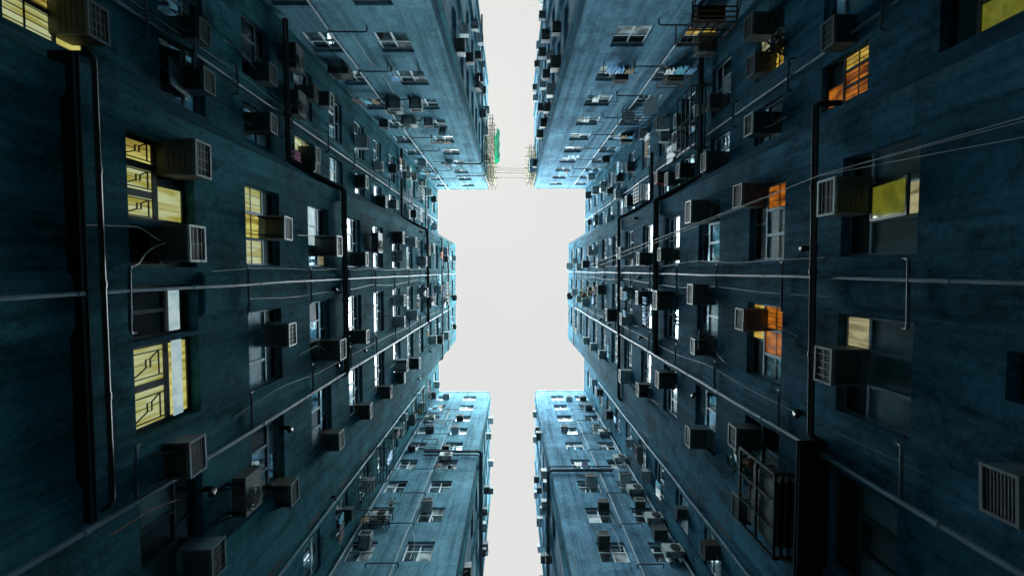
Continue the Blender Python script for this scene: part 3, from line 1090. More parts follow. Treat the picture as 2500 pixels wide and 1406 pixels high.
A = {
 'LM': [(-5.84, 10.5), (-4.67, 10.55), (-6.12, 13.4), (-4.6, 13.4), (-4.45, 7.65), (-6.78, 16.5), (-7.04, 17.8), (-6.6, 22.1), (-4.4, 16.4), (-3.95, 16.5), (-4.53, 21.9), (-6.07, 25.0), (-6.61, 28.0),
        (-7.35, 30.3), (-4.04, 25.2), (-4.29, 28.0), (-4.1, 31.2), (-7.3, 33.6), (-7.6, 37.2), (-4.42, 33.7), (-7.23, 39.8), (-7.02, 42.4), (-4.49, 39.7), (-4.33, 42.4)],
 'LN': [(11.7, 43.2), (12.1, 40.8), (11.58, 36.0), (10.5, 30.1), (11.0, 28.4), (11.5, 19.6), (11.6, 22.5)],
 'LB': [(-2.0, 7.6), (-.47, 7.4), (-1.06, 10.6), (-.78, 13.6), (-.44, 16.55), (-1.68, 22.0), (-1.64, 25.1), (-.59, 27.9), (-1.57, 30.5), (-1.61, 36.6), (-1.0, 37.9), (-1.21, 43.2),
        (1.47, 28.2), (2.25, 30.8), (1.57, 22.2), (1.53, 33.8), (2.7, 37.3), (1.64, 10.7), (2.6, 13.75), (2.6, 16.55), (2.7, 22.3), (2.66, 25.2), (5.15, 31.4), (5.6, 34.2), (5.75, 37.2), (2.8, 43.4), (5.75, 43.3),
        (5.07, 22.5), (5.6, 25.4), (5.7, 22.2), (5.68, 19.6), (5.62, 16.7), (5.6, 13.7), (3.3, 7.25), (5.75, 10.65), (5.5, 7.7)],
 'RB': [(-1.83, 13.3), (-1.85, 10.55), (-.62, 16.4), (-.51, 19.0), (-.9, 22.2), (-.44, 28.3), (-1.42, 31.0), (-.9, 40.0), (-.44, 43.6), (-.3, 37.2), (-.5, 34.2), (.75, 13.15), (1.23, 19.0), (1.15, 16.2), (1.17, 21.8),
        (1.27, 28.0), (1.56, 31.5), (2.05, 40.2), (2.6, 43.1), (2.5, 37.1), (2.57, 33.8), (1.22, 10.4), (2.4, 13.2), (2.52, 21.8), (2.6, 24.7), (5.6, 33.7), (5.55, 30.7), (5.5, 27.6), (5.47, 21.7), (4.2, 16.1), (5.36, 18.8),
        (5.3, 13.2), (4.25, 10.55), (-1.3, 7.45), (1.7, 7.4), (2.58, 4.62), (5.9, 10.2)],
 'RM': [(-7.5, 13.3), (-6.3, 13.2), (-5.5, 9.95), (-4.5, 13.2), (-6.36, 16.3), (-7.47, 22.0), (-7.9, 25.0), (-6.77, 19.5), (-6.71, 21.7), (-4.11, 16.2), (-4.38, 18.9), (-4.36, 20.4), (-6.58, 30.5), (-6.64, 27.6), (-4.73, 21.9), (-5.4, 30.3),
        (-4.44, 27.5), (-6.24, 33.6), (-7.25, 39.0), (-4.03, 33.5), (-7.45, 42.6), (-4.72, 42.2)],
 'RN': [(10.4, 39.2), (10.6, 36.5), (11.3, 32.9), (11.2, 27.2), (11.6, 23.5), (11.0, 18.8), (10.8, 15.9)],
 'LU': [(-4.86, 21.8), (-7.37, 24.8), (-4.76, 24.6), (-6.96, 33.5), (-4.87, 33.7), (-5.92, 21.7)],
 'RU': [(7.3, 16.3), (4.74, 18.8), (7.03, 18.7), (7.3, 27.5), (7.2, 33.0), (7.2, 38.9)],
 'LD': [(-6.74, 43.2), (-4.58, 36.9), (-4.63, 34.1), (-6.69, 34.1), (-4.83, 30.5), (-7.3, 30.5), (-4.71, 23.0), (-7.1, 20.0)],
 'RD': [(5.7, 42.0), (7.1, 42.0), (7.15, 39.1), (4.25, 34.1), (6.95, 34.5), (4.85, 25.5), (7.0, 25.7), (5.0, 22.7), (7.05, 22.9), (4.4, 19.8), (7.2, 20.1)],
 'LAU': [(-12.1, 21.9), (-10.1, 19.6), (-12.0, 24.6), (-15.7, 27.9), (-16.7, 31.4), (-15.2, 30.8), (-16.6, 35.1), (-14.1, 31.8), (-13.0, 30.7), (-14.8, 35.7), (-14.7, 39.8), (-12.6, 34.9), (-12.2, 38.0), (-10.3, 39.6), (-10.5, 41.5)],
 'RAU': [(-18.5, 31.7), (-11.9, 21.4), (-15.0, 27.8), (-17.7, 34.3), (-15.5, 31.0), (-12.2, 24.7), (-10.2, 21.3), (-18.2, 38.4), (-12.5, 27.7), (-13.0, 30.3), (-17.4, 41.3), (-16.0, 40.3), (-9.9, 23.8), (-10.0, 26.6), (-12.3, 32.7),
         (-10.1, 29.6), (-10.5, 33.3), (-9.7, 39.0), (-9.9, 42.1)],
 'LAD': [(15.4, 43.1), (16.1, 40.8), (20.3, 44.1), (22.9, 43.4), (19.3, 36.7), (19.8, 34.2), (19.4, 31.4), (22.7, 34.1), (22.2, 32.7), (14.6, 20.0)],
 'RAD': [(14.4, 42.1), (14.5, 38.2), (14.1, 35.7), (16.9, 42.0), (14.3, 29.2), (19.9, 39.8), (14.4, 27.8), (19.1, 36.3), (21.4, 39.8), (16.4, 29.1), (18.8, 32.6), (20.9, 34.6), (21.3, 30.6), (18.5, 26.6)],
 'LAV': [(-21.5, 33.0), (-22.8, 30.0), (-23.8, 35.5)], 'RAV': [(-21.0, 33.5), (-22.5, 36.5), (-24.2, 34.0)], 'LAE': [(27.5, 36.5), (28.5, 42.0)], 'RAE': [(25.5, 34.0), (26.8, 40.0)],
}
BIG = {('LB', -2.0): (1, CASE_O), ('LB', -.47): (1, CASE_O), ('RB', 2.58): (0, CASE_B), ('LM', -4.45): (1, CASE_O), ('LB', 3.3): (1, CASE_B), ('RB', -1.3): (1, CASE_G), ('RM', -5.5): (1, CASE_G), ('RM', -4.73): (0, CASE_R)}
for key, lst in A.items():
    for s, z in lst:
        sz, cm = BIG.get((key, s), (None, None))
        if key[1] in 'A' and sz is None:
            sz = 0
        if key[1] == 'D' or key == 'LU':
            cm = cm or random.choice([CASE_G, CASE_C, CASE_O] if z < 20 else [CASE_C, CASE_HAZE, CASE_B])  # high wing units also take the haze-paled colours
        air_con(key, s, z, sz, cm)


# neighbours that share a row are told apart by where they hang
for wn_, lst in AC_LIST.items():
    if len(lst) < 2:
        continue
    key = lst[0][0]
    if key[1] == 'B':
        lst.sort(key=lambda q: q[1])
        names = [", uppermost in view", ", lowest in view", ", the middle one"] if len(lst) < 4 else None
        order = [lst[0], lst[-1]] + lst[1:-1]
    elif key[1:] in ('U', 'D'):
        lst.sort(key=lambda q: abs(q[1]))
        names = [", nearest the gap", ", furthest from gap", ", the middle one"]
        order = [lst[0], lst[-1]] + lst[1:-1]
    else:
        lst.sort(key=lambda q: abs(q[1] - 2))
        names = [", innermost", ", outermost", ", the middle one", ", third outward", ", fourth outward"]
        order = [lst[0], lst[-1]] + lst[1:-1]
    for q, nm in zip(order, names):
        q[3]['label'] = q[3]['label'] + nm


def condenser_meshes(w=.86, d=.30, h=.58):
    b = MB()
    b.box(-w / 2, w / 2, .12, .12 + d, .02, h)
    b.box(-w / 2 + .03, w / 2 - .03, .14, .10 + d, 0, .0195)
    b.box(-w / 2 - .006, w / 2 + .006, .115, .125 + d, h + .001, h + .022)
    f = MB()
    cx, cz, y = -w * .14, h * .5, .12 + d
    n = 20
    pts = [(cx + .235 * math.cos(2 * math.pi * k / n), y + .012, cz + .235 * math.sin(2 * math.pi * k / n)) for k in range(n + 1)]
    i = len(f.v)
    f.v += pts[:-1]
    f.f.append(tuple(range(i, i + n)))
    f.m.append(1)
    f.v += [(p[0], y - .001, p[2]) for p in pts[:-1]]
    f.f += [(i + k, i + n + k, i + n + (k + 1) % n, i + (k + 1) % n) for k in range(n)]
    f.m += [1] * n
    for r in (.235, .16, .09):
        f.tube([(cx + r * math.cos(2 * math.pi * k / n), y + .025, cz + r * math.sin(2 * math.pi * k / n)) for k in range(n + 1)], .007, 4, 0, False)
    for k in range(8):
        a = math.pi * k / 4
        f.bar((cx, y + .03, cz), (cx + .235 * math.cos(a), y + .03, cz + .235 * math.sin(a)), .008)
    k_ = MB()
    for x in (0,):
        k_.bar((x, 0, -.02), (x, .14 + d, -.02), .035)
        k_.bar((x, 0, -.4), (x, .1 + d, -.03), .025)
        k_.bar((x, .02, -.42), (x, .02, .1), .03)
    return b, f, k_


CB, CFN, CK = condenser_meshes()
COND = {}
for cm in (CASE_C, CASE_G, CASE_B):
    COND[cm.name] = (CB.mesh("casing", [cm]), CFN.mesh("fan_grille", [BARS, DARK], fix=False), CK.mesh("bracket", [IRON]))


def condenser(key, s, z, cm, extra=""):
    lab = uniq(f"{CNAME[cm.name]} fan condenser {where_of(key, s, z)}", TAILS)
    o = empty("condenser_unit", W[key].mat(s, z), lab, "condenser unit", "split condensers on wall brackets")
    for nm, me in zip(("casing", "fan_grille"), COND[cm.name]):
        put(nm, me, o, Matrix.Identity(4))
    for q in (-.31, .31):
        put("bracket", COND[cm.name][2], o, Matrix.Translation((q, 0, 0)))


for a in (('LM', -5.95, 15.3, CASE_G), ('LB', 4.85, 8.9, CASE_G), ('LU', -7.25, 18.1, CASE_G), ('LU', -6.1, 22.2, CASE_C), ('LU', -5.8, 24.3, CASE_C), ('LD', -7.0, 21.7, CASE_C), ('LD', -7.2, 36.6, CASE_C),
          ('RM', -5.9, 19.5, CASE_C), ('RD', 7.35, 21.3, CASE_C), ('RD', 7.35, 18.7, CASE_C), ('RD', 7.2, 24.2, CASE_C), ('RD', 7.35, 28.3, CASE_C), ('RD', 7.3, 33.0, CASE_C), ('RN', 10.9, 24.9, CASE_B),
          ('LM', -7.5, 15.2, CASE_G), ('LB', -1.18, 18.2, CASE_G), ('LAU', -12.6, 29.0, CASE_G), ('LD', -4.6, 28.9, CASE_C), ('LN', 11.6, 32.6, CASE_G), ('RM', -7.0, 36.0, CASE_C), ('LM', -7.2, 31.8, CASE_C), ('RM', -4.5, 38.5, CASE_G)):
    condenser(*a)


# ------------------------------------------------------------------ racks, laundry and clutter hung out of the windows
def rack(name, label, key, s0, s1, z0, z1, n=.6, rails=3, posts=3, r=.014, m=IRON, floor=True):
    w = W[key]
    o = empty(name, w.mat((s0 + s1) / 2, z0), label, "rack")
    L = (s1 - s0) / 2
    h = z1 - z0
    f = MB().bar((0, 0, 0), (0, n, 0), r * 2).bar((0, 0, h), (0, n, h), r * 2).bar((0, n, 0), (0, n, h), r * 2)
    f.bar((0, 0, -.3), (0, n * .8, 0), r * 1.6)
    f = f.mesh("side_frame", [m])
    for x in (-L, L):
        put("side_frame", f, o, Matrix.Translation((x, 0, 0)))
    me = MB().bar((-L, 0, 0), (L, 0, 0), r * 2).mesh("rail", [m])
    for k in range(rails):
        put("rail", me, o, Matrix.Translation((0, n, h * k / max(1, rails - 1))))
    if floor:
        for k in range(1, 4):
            put("rail", me, o, Matrix.Translation((0, n * k / 4, 0)))
    mp = MB().bar((0, n, 0), (0, n, h), r * 1.6).mesh("post", [m])
    for k in range(1, posts):
        put("post", mp, o, Matrix.Translation((-L + 2 * L * k / posts, 0, 0)))
    return o


rack("drying_rack", "black iron drying rack with long rails on the recessed wall above right bay", 'RM', -7.3, -4.85, 17.2, 18.6, .75, 4, 2, .02)
rack("balcony_rack", "iron balcony rack holding a white dish on the upper right wing", 'RU', 5.9, 7.6, 23.2, 24.2, .6, 3, 6)
rack("window_cage", "big black cage over the second row window of upper right wing", 'RU', 5.85, 7.3, 14.2, 15.6, .65, 4, 5, .02)
rack("condenser_rack", "black iron rack carrying a cream condenser on the lower left wing", 'LD', -7.6, -6.3, 21.4, 22.0, .55, 2, 4, .018)
rack("laundry_rack", "barred laundry rack with a blue sheet on wall below left bay", 'LN', 10.2, 12.2, 24.2, 25.6, .7, 3, 8, .018)
rack("laundry_pole_frame", "pipe laundry frame high on the wall below the left bay", 'LN', 10.0, 12.0, 34.0, 35.0, .8, 2, 3, .016)
rack("laundry_rack", "tall open laundry frame near the top of the lower left wing", 'LD', -7.4, -5.6, 35.6, 37.5, .5, 2, 2, .02)
rack("flower_rack", "small iron flower rack on the middle of the lower left wing", 'LD', -6.7, -5.6, 30.7, 31.6, .5, 2, 3, .016)
rack("shelf_rack", "iron shelf rack on the inner side of the lower right wing", 'RD', 6.3, 7.5, 36.2, 37.0, .6, 2, 3, .016)
rack("plant_cage", "black cage of boxes hung outside bottom window column of right bay", 'RB', 4.25, 6.05, 8.75, 10.1, .6, 3, 3, .028)
rack("clothes_rack", "thin white clothes rack beside the recessed wall condenser above left bay", 'LM', -5.9, -4.7, 31.0, 32.2, .5, 3, 3, .012, BARS)
rack("pot_rack", "rusty rack on third row of the upper right wing", 'RU', 6.5, 7.6, 18.55, 19.6, .5, 2, 2, .016, RUSTY)


for key, s0, s1, z0, z1 in (('LM', -7.3, -5.9, 35.2, 36.4), ('LM', -5.0, -4.0, 34.6, 35.6), ('RM', -7.6, -6.2, 31.4, 32.6), ('RM', -5.0, -4.0, 24.8, 25.8), ('LN', 10.4, 12.2, 37.4, 38.6), ('LN', 10.6, 12.2, 21.3, 22.2), ('RN', 10.4, 12.0, 33.9, 35.2), ('RN', 10.4, 11.9, 24.5, 25.6),
                            ('LB', 1.1, 2.6, 36.2, 37.2), ('RB', 3.9, 5.4, 37.6, 38.6), ('LU', -7.7, -6.5, 36.6, 37.5), ('RU', 6.4, 7.6, 33.6, 34.4), ('RD', 6.5, 7.7, 39.3, 40.3), ('LD', -7.6, -6.5, 33.5, 34.4)):
    rack("window_cage", uniq("iron window cage " + where_of(key, (s0 + s1) / 2, z0 + .3), TAILS), key, s0, s1, z0, z1, .55, 3, 5, .014, BARS if s0 > 2 else IRON)


def thing_mesh(name, me, mw, label, cat, group=None):
    o = put(name, me, None, mw)
    tag(o, label, cat, group)
    return o


def box_thing(name, w, d, h, m, key, s, z, n, label, cat, rot=0):
    b = MB().box(-w / 2, w / 2, 0, d, 0, h)
    b.box(-w / 2 - .015, w / 2 + .015, -.01, d + .01, h - .05, h + .01)
    b.box(-w / 2 + .05, w / 2 - .05, d, d + .008, .06, h - .12)
    return thing_mesh(name, b.mesh(name, [m]), W[key].mat(s, z, n) @ Matrix.Rotation(R(rot), 4, 'Y'), label, cat)


box_thing("storage_box", .6, .45, .8, CASE_O, 'RB', 4.75, 8.8, .1, "olive storage box at the back of the right bay cage", "box")
box_thing("storage_box", .8, .45, 1.0, CASE_O, 'RB', 5.45, 8.8, .1, "tall grey storage box at front end of the right bay cage", "box")
box_thing("storage_crate", .9, .45, .5, DARK, 'RU', 6.5, 14.25, .1, "black crate filling the big cage on the upper right wing", "crate")
box_thing("storage_crate", .4, .3, .3, CASE_C, 'RM', -6.4, 17.25, .2, "pale crate lying on the long black drying rack", "crate")


def cloth(name, w, h, key, s, z, n, m, label, cat="cloth", rot=0, sag=.05, tilt=0):
    """a hanging sheet with folds and thickness"""
    b = MB()
    nx, nz = 12, 5
    for side in (0, 1):
        for j in range(nz + 1):
            for i in range(nx + 1):
                x = -w / 2 + w * i / nx
                zz = -h * j / nz
                y = sag * math.sin(i * 1.3) * (.3 + j / nz) + .02 * math.sin(i * 2.9 + j) + (.008 if side else 0)
                b.v.append((x, y, zz - .03 * math.sin(i * .9) * (j / nz)))
    N = (nx + 1) * (nz + 1)
    for j in range(nz):
        for i in range(nx):
            a = j * (nx + 1) + i
            q = (a, a + 1, a + nx + 2, a + nx + 1)
            b.f.append(q)
            b.f.append(tuple(N + k for k in reversed(q)))
            b.m += [0, 0]
    ring = [i for i in range(nx + 1)] + [j * (nx + 1) + nx for j in range(1, nz + 1)] + [nz * (nx + 1) + i for i in range(nx - 1, -1, -1)] + [j * (nx + 1) for j in range(nz - 1, 0, -1)]
    for k in range(len(ring)):
        a, c = ring[k], ring[(k + 1) % len(ring)]
        b.f.append((c, a, N + a, N + c))
        b.m.append(0)
    return thing_mesh(name, b.mesh(name, [m]), W[key].mat(s, z, n) @ Matrix.Rotation(R(rot), 4, 'Y') @ Matrix.Rotation(R(tilt), 4, 'X'), label, cat)


cloth("hanging_shirt", .62, .7, 'LB', -1.2, 34.2, .55, ORANGE, "orange shirt hung out high on the left bay")
cloth("hanging_trousers", .6, .6, 'LB', -.6, 34.0, .6, NAVY, "navy trousers hung out beside the orange shirt")
cloth("hanging_towel", .8, .8, 'LB', .7, 33.6, .5, CYAN, "bright cyan towel hung out near the top of left bay")
cloth("hanging_sheet", .5, 1.0, 'LN', 11.0, 25.2, .75, TARP, "blue sheet over the barred laundry rack below left bay")
cloth("hanging_sheet", .9, .6, 'RU', 4.6, 32.2, .3, TARP, "blue round cloth over a window near top of upper right wing")
cloth("hanging_sheet", .7, .7, 'LU', -6.0, 24.3, .5, PALE, "white sheet hung out on the fifth row of upper left wing", tilt=30)
cloth("hanging_sheet", .8, .9, 'RM', -5.6, 21.3, .2, PALE, "white cloth at the back of the recessed wall above right bay")
cloth("hanging_shirt", .5, .6, 'LB', 1.9, 34.5, .6, NAVY, "dark shirt hung out above the cyan towel on left bay")
cloth("hanging_shirt", .5, .7, 'RB', 5.3, 37.5, .5, mat_plain("tan_cloth", (.35, .25, .15), .8), "tan shirts hung out high at bottom of right bay")
cloth("hanging_shirt", .45, .6, 'LB', 2.9, 36.0, .5, PALE, "white shirt hung out under the roof of left bay")
cloth("hanging_rag", .35, .5, 'LM', -3.95, 15.2, .5, mat_plain("pink_cloth", (.5, .15, .25), .8), "pink rag on the thick pipe above left bay")

b = MB().box(-.36, .36, -.012, .012, 0, .62)
b.box(-.38, .38, -.02, .02, -.02, .0).box(-.38, .38, -.02, .02, .62, .64)
thing_mesh("white_board", b.mesh("white_board", [PALE]), W['RU'].mat(6.75, 21.2, .45) @ Matrix.Rotation(R(28), 4, 'Y') @ Matrix.Rotation(R(-62), 4, 'X'), "tilted white board leaning out of upper right wing window", "board")
b = MB()
n = 20
for j in range(5):
    r = .36 * math.sin(j / 4 * 1.2) / math.sin(1.2)
    y = .16 * (j / 4) ** 2
    for k in range(n):
        a = 2 * math.pi * k / n
        b.v.append((r * math.cos(a), y, r * math.sin(a)))
for j in range(4):
    for k in range(n):
        a = j * n + k
        c = j * n + (k + 1) % n
        b.f.append((a, c, c + n, a + n))
        b.m.append(0)
b.bar((0, 0, 0), (0, .3, -.1), .02).bar((0, -.01, 0), (0, -.3, -.3), .03)
thing_mesh("satellite_dish", b.mesh("satellite_dish", [PALE], smooth=False), W['RU'].mat(6.35, 23.75, .35) @ Matrix.Rotation(R(-95), 4, 'X'), "white round dish lying in the upper right wing rack", "satellite dish")
rack_dish = None


def plant(key, s, z, n, size, m, label, num=90, seed=1, drop=.4):
    rr = random.Random(seed)
    w = W[key]
    o = empty("potted_plant", w.mat(s, z, n), label, "plant")
    pb = MB()
    ring0 = [(size * .22 * math.cos(k * math.pi / 4), size * .22 * math.sin(k * math.pi / 4)) for k in range(8)]
    pb.prism(ring0, -.02, size * .35)
    put("pot", pb.mesh("pot", [POT], fix=True), o, Matrix.Identity(4))
    lb = MB()
    for _ in range(num):
        c = Vector((rr.gauss(0, size * .42), rr.gauss(.05, size * .32), size * .35 + rr.uniform(-drop, .9) * size * .8))
        d = Vector((rr.uniform(-1, 1), rr.uniform(-1, 1), rr.uniform(-.4, 1))).normalized() * size * rr.uniform(.12, .24)
        e = d.orthogonal().normalized() * d.length * .32
        up_ = d.cross(e).normalized() * .006
        i = len(lb.v)
        lb.v += [tuple(c - d), tuple(c + e), tuple(c + d), tuple(c - e), tuple(c + up_)]
        lb.f += [(i, i + 1, i + 4), (i + 1, i + 2, i + 4), (i + 2, i + 3, i + 4), (i + 3, i, i + 4), (i, i + 3, i + 2, i + 1)]
        lb.m += [0] * 5
    put("foliage", lb.mesh("foliage", [m]), o, Matrix.Identity(4))
    return o


plant('RB', 2.0, 34.0, .35, .75, LEAF, "yellow green plant on a high sill of the right bay", 110, 3)
plant('RB', 1.6, 30.6, .35, .5, LEAF, "small green plant under the yellow green one on right bay", 70, 4)
plant('RM', -6.5, 12.55, .1, .55, LEAFD, "dark leafy plant trailing across the yellow lit window", 90, 5, .9)
plant('LB', 2.3, 37.9, .4, .5, LEAF, "little green plant near the roof of the left bay", 60, 6)
plant('LN', 11.4, 34.1, .4, .6, LEAFD, "dark potted plant inside the high laundry frame below left bay", 80, 7)
plant('LD', -6.7, 23.1, .2, .4, LEAFD, "dark plant above the cream condenser on lower left wing", 60, 8)
plant('LM', -7.4, 33.0, .3, .5, LEAFD, "leafy plant on a high sill above the left bay", 60, 9)
plant('RB', 4.7, 10.15, .3, .5, LEAFD, "dark plant on top of the right bay cage", 70, 10)


def cable(name, pts, r, m, label, cat="cable", group=None, sag=0.0):
    P = [Vector(p) for p in pts]
    out = []
    for k in range(len(P) - 1):
        nn = 12
        for j in range(nn + (1 if k == len(P) - 2 else 0)):
            t = j / nn
            q = P[k].lerp(P[k + 1], t)
            q.z -= sag * 4 * t * (1 - t)
            out.append(q)
    return thing_mesh(name, MB().tube(out, r, 5).mesh(name, [m]), Matrix.Identity(4), label, cat, group)


rb = W['RB'].at
cable("cable", [rb(-1.72, 4.3, .30), rb(-1.72, 7.78, .52), rb(-.42, 31, .40)], .007, CABLE, "pale cable running from low right air conditioner up to the roof", sag=.14)
cable("cable", [rb(-1.66, 4.3, .30), rb(-1.72, 7.76, .54), rb(-.30, 28, .42)], .005, CABLE, "second pale cable twisted along the first on the right bay", sag=.25)
cable("cable", [rb(-1.45, 4.3, .30), rb(-1.70, 7.74, .54)], .006, CABLE, "short pale cable hanging low beside the right bay casement", sag=.10)
lb_ = W['LB'].at
cable("cable", [lb_(-3.2 + .55, 7.4, .1), lb_(-2.5, 7.75, .3), lb_(-2.0, 7.95, .4)], .007, RUSTY, "rusty wire slanting to the upper lit window on the left")
cable("drain_hose", rounded([lb_(-.47, 7.5, .1), lb_(-.45, 7.3, .12), lb_(-.32, 7.1, .05), lb_(-.1, 6.95, .03), lb_(-.08, 6.83, .05)], .2, 4), .012, HOSE, "pale drain hose curling from the olive box air conditioner", "hose")
cable("drain_hose", [lb_(3.95, 6.2, .1), lb_(4.0, 7.0, .05), lb_(4.15, 7.6, .06)], .012, RUSTY, "rusty hose climbing the wall at the lower left", "hose")
cable("foil_duct", rounded([rb(4.6, 10.6, .45), rb(4.75, 10.3, .55), rb(5.0, 10.0, .5), rb(5.1, 9.7, .35)], .15, 4), .045, FOIL, "crinkled foil duct looping out of the right bay cage", "duct")
for k, (key, s, z) in enumerate((('LM', -6.05, 15.9), ('LAU', -12.2, 22.6), ('RM', -4.6, 13.9), ('LD', -4.9, 20.5), ('RD', 4.8, 20.9))):
    at = W[key].at
    cable("drain_hose", rounded([at(s, z, .3), at(s + .15, z - .3, .35), at(s + .3, z - .8, .12), at(s + .25, z - 1.6, .06)], .3, 4), .014, HOSE,
          ["pale hose looping below the condenser above left bay", "cream hose draped over an upper left alley air conditioner", "pale hose looping above a box air conditioner near right bay", "pale hose on the lower left wing near its lowest window", "thin hose from a box air conditioner on lower right wing"][k], "hose")

TAN = bpy.data.materials["tan_cloth"]
CL = [('navy', NAVY), ('white', PALE), ('tan', TAN), ('cyan', CYAN), ('dark', DARK), ('blue', TARP)]
rr = random.Random(21)
USED_ROD = set()
ROD_AT = set()
MORE = []
for key, ss in (('LB', (-1.1, 1.9, 4.7)), ('RB', (-1.2, 1.7, 4.6)), ('LM', (-6.8, -4.5)), ('RM', (-6.9, -4.5)), ('LN', (11.3,)), ('RN', (11.2,)), ('LU', (-7.1, -4.5)), ('RD', (4.7, 7.1)), ('LD', (-4.4, -7.1)), ('RU', (4.5, 7.0))):
    for k in range(4, 12):
        for c in ss:
            if rr.random() < .2:
                MORE.append((key, c, SILL[key[0]] + 3 * k - .25, 1))
for key, s_, z_, long_ in MORE + [('LB', -1.2, 29.6, 1), ('LB', 2.0, 25.6, 1), ('LB', 4.6, 28.6, 1), ('LB', 4.9, 19.4, 0), ('LB', 1.6, 19.5, 0), ('RB', -1.4, 25.5, 1), ('RB', 1.8, 28.9, 1), ('RB', 4.6, 25.4, 1), ('RB', 4.9, 36.6, 1), ('RB', -1.2, 36.0, 1),
                           ('LM', -6.8, 28.9, 1), ('LM', -4.4, 22.8, 0), ('RM', -6.9, 24.2, 1), ('RM', -4.5, 31.5, 1), ('LN', 11.2, 28.2, 1), ('RN', 11.1, 21.2, 1), ('RN', 11.0, 30.2, 1), ('LB', -1.1, 40.2, 1), ('LB', 4.9, 40.0, 1), ('RB', 1.6, 34.9, 1),
                           ('RD', 7.1, 30.6, 0), ('LD', -7.1, 39.0, 1), ('RU', 7.0, 30.1, 0), ('LU', -7.1, 27.8, 0), ('LU', -4.5, 18.0, 0)]:
    if where_of(key, s_, z_) in ROD_AT:
        continue
    ROD_AT.add(where_of(key, s_, z_))
    w = W[key]
    wn = where_of(key, s_, z_)
    o = empty("clothes_rod", w.mat(s_, z_), uniq("thin clothes rod " + wn, [", the higher one", ", the lower one"]), "clothes rod", "clothes rods under the windows")
    L_ = rr.uniform(.6, .85)
    n_ = rr.uniform(.35, .6)
    USED_ROD.add((key, round(s_), round(z_ / 3)))
    put("rod", MB().tube([(-L_, n_, 0), (L_, n_ + rr.uniform(-.05, .05), rr.uniform(-.03, .03))], .014, 6).mesh("rod", [BARS if rr.random() < .5 else BAMBOO]), o, Matrix.Identity(4))
    am = MB().bar((0, 0, -.02), (0, n_, 0), .022).bar((0, 0, -.25), (0, n_ * .7, -.01), .016).mesh("arm", [IRON])
    for q in (-.8, .8):
        put("arm", am, o, Matrix.Translation((L_ * q, 0, 0)))
    if long_:
        for k in range(rr.choice([1, 2, 3])):
            nm, m_ = rr.choice(CL)
            cloth("hanging_cloth", rr.uniform(.28, .45), rr.uniform(.4, .75), key, s_ + (k - 1) * .42, z_, n_, m_, uniq(f"{nm} cloth {'first second third'.split()[k]} on clothes rod {wn}", [" again", " too"]), rot=rr.uniform(-4, 4))

for k, (key, sa_, sb_, za_, zb_, n_, lab) in enumerate((
        ('LB', -.04, -.1, 8.5, 30, .10, "thin slack cable strung up the left bay beside its top window column"),
        ('LB', .70, .62, 9.5, 40, .13, "loose cable strung up the middle pier of left bay"),
        ('LB', 3.05, 3.3, 9, 36, .14, "loose cable strung up the lower pier of left bay"),
        ('RB', -.2, -.3, 8.2, 32, .10, "thin slack cable strung up the right bay beside its top window column"),
        ('RB', .55, .5, 8, 40, .13, "loose cable strung up the middle pier of right bay"),
        ('RB', 2.9, 3.1, 6, 38, .14, "loose cable strung up the lower pier of right bay"),
        ('LM', -5.6, -5.5, 8, 40, .06, "loose cable beside the upright pipe of wall above left bay"),
        ('RM', -5.7, -5.5, 8, 40, .06, "loose cable beside the upright pipe of wall above right bay"),
        ('LU', -5.7, -5.9, 14, 40, .06, "thin cable hanging down the middle of upper left wing"),
        ('RU', 5.6, 5.7, 14, 40, .06, "thin cable hanging down the middle of upper right wing"),
        ('LD', -6.0, -5.8, 17, 42, .06, "thin cable hanging down the middle of lower left wing"),
        ('RD', 6.1, 5.9, 17, 42, .06, "thin cable hanging down the middle of lower right wing"))):
    rj = random.Random(k)
    P = []
    m_ = 14
    for q in range(m_ + 1):
        t = q / m_
        P.append(W[key].at(sa_ + (sb_ - sa_) * t + rj.uniform(-.09, .09), za_ + (zb_ - za_) * t, n_ + rj.uniform(-.01, .03)))
    cable("cable", rounded(P, .6, 3), .008, CABLE if k % 3 == 0 else DPIPE, lab)

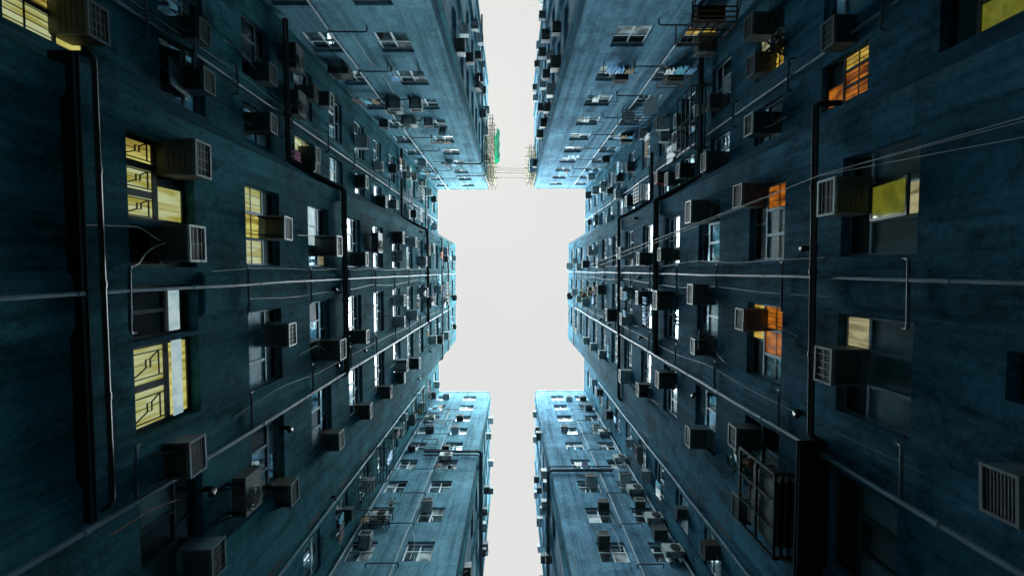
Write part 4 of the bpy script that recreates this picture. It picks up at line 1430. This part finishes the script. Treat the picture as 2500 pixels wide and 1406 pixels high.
# ------------------------------------------------------------------ bamboo scaffolds in the upper gap
def scaffold(label, x0, x1, y0, y1, z0, z1, ny, seed):
    rr = random.Random(seed)
    o = empty("bamboo_scaffold", Matrix.Translation((0, 0, 0)), label, "scaffold", "bamboo scaffolds in the gap")

    def pole(a, b_):
        j = lambda: rr.uniform(-.06, .06)
        a = (a[0] + j(), a[1] + j(), a[2] + j())
        b_ = (b_[0] + j(), b_[1] + j(), b_[2] + j())
        put("pole", MB().tube([a, b_], rr.uniform(.022, .034), 6).mesh("pole", [BAMBOO]), o, Matrix.Identity(4))
    for x in (x0, (x0 + x1) / 2, x1):
        for k in range(ny + 1):
            y = y0 + (y1 - y0) * k / ny
            if x != (x0 + x1) / 2:
                pole((x, y, z0 - .4), (x, y, z1 + .5))
    for z in (z0, z0 + (z1 - z0) * .33, z0 + (z1 - z0) * .66, z1):
        for k in range(4):
            x = x0 + (x1 - x0) * k / 3
            pole((x, y0 - .4, z), (x, y1 + .4, z + .05))
        for k in range(ny + 1):
            y = y0 + (y1 - y0) * k / ny
            e = rr.uniform(.1, .5)
            pole((x0 - (.1 if x0 < 0 else e), y, z), (x1 + (e if x0 < 0 else .1), y + rr.uniform(-.2, .2), z))
    for k in range(3):
        pole((x1 if x0 < 0 else x0, y0 + k * (y1 - y0) / 3, z0), (x1 if x0 < 0 else x0, y0 + (k + 1) * (y1 - y0) / 3, z1))
    return o


scaffold("long bamboo scaffold lashed to the roof of the upper left wing", -2.42, -1.72, -13.4, -8.7, 38.5, 44.4, 5, 1)
scaffold("short bamboo scaffold at the roof corner of the upper right wing", 1.62, 2.25, -11.4, -9.1, 40.5, 44.4, 3, 2)
for k, (y, z, lab) in enumerate(((-10.4, 44.0, "bamboo pole bridging the gap between scaffolds, furthest from the courtyard"), (-10.1, 43.6, "second bamboo pole bridging the gap between the two scaffolds"),
                                 (-9.75, 43.2, "third bamboo pole bridging the gap between the two scaffolds"), (-9.5, 44.2, "bamboo pole bridging the gap between scaffolds, nearest the courtyard"))):
    thing_mesh("bamboo_pole", MB().tube([(-2.0, y, z), (2.0, y + .03, z + .04)], .034, 6).mesh("bamboo_pole", [BAMBOO]), Matrix.Identity(4), lab, "bamboo pole", "poles across the gap")
b = MB()
ny, nz = 10, 4
for s_ in (0, 1):
    for j in range(nz + 1):
        for i in range(ny + 1):
            y = -13.6 + 2.9 * i / ny
            a = j / nz
            x = -1.80 + .62 * math.sin(a * 2.6) + .05 * math.sin(i * 1.7) - .01 * s_
            b.v.append((x, y, 43.9 - 2.6 * a))
N = (ny + 1) * (nz + 1)
for j in range(nz):
    for i in range(ny):
        a = j * (ny + 1) + i
        b.f += [(a, a + 1, a + ny + 2, a + ny + 1), (N + a + ny + 1, N + a + ny + 2, N + a + 1, N + a)]
        b.m += [0, 0]
thing_mesh("safety_netting", b.mesh("safety_netting", [NET]), Matrix.Identity(4), "bright green safety netting bulging from the left bamboo scaffold", "netting")
thing_mesh("tarpaulin", MB().box(1.66, 2.2, -10.6, -9.3, 41.0, 41.03).box(1.64, 1.66, -10.4, -9.4, 40.6, 41.6).mesh("tarpaulin", [TARP]), Matrix.Identity(4), "pale blue tarpaulin inside the right bamboo scaffold", "tarpaulin")

# ------------------------------------------------------------------ ground
g = put("ground", MB().box(-70, 70, -70, 70, GND - .3, GND).mesh("ground", [GROUND]))
g['kind'] = 'structure'
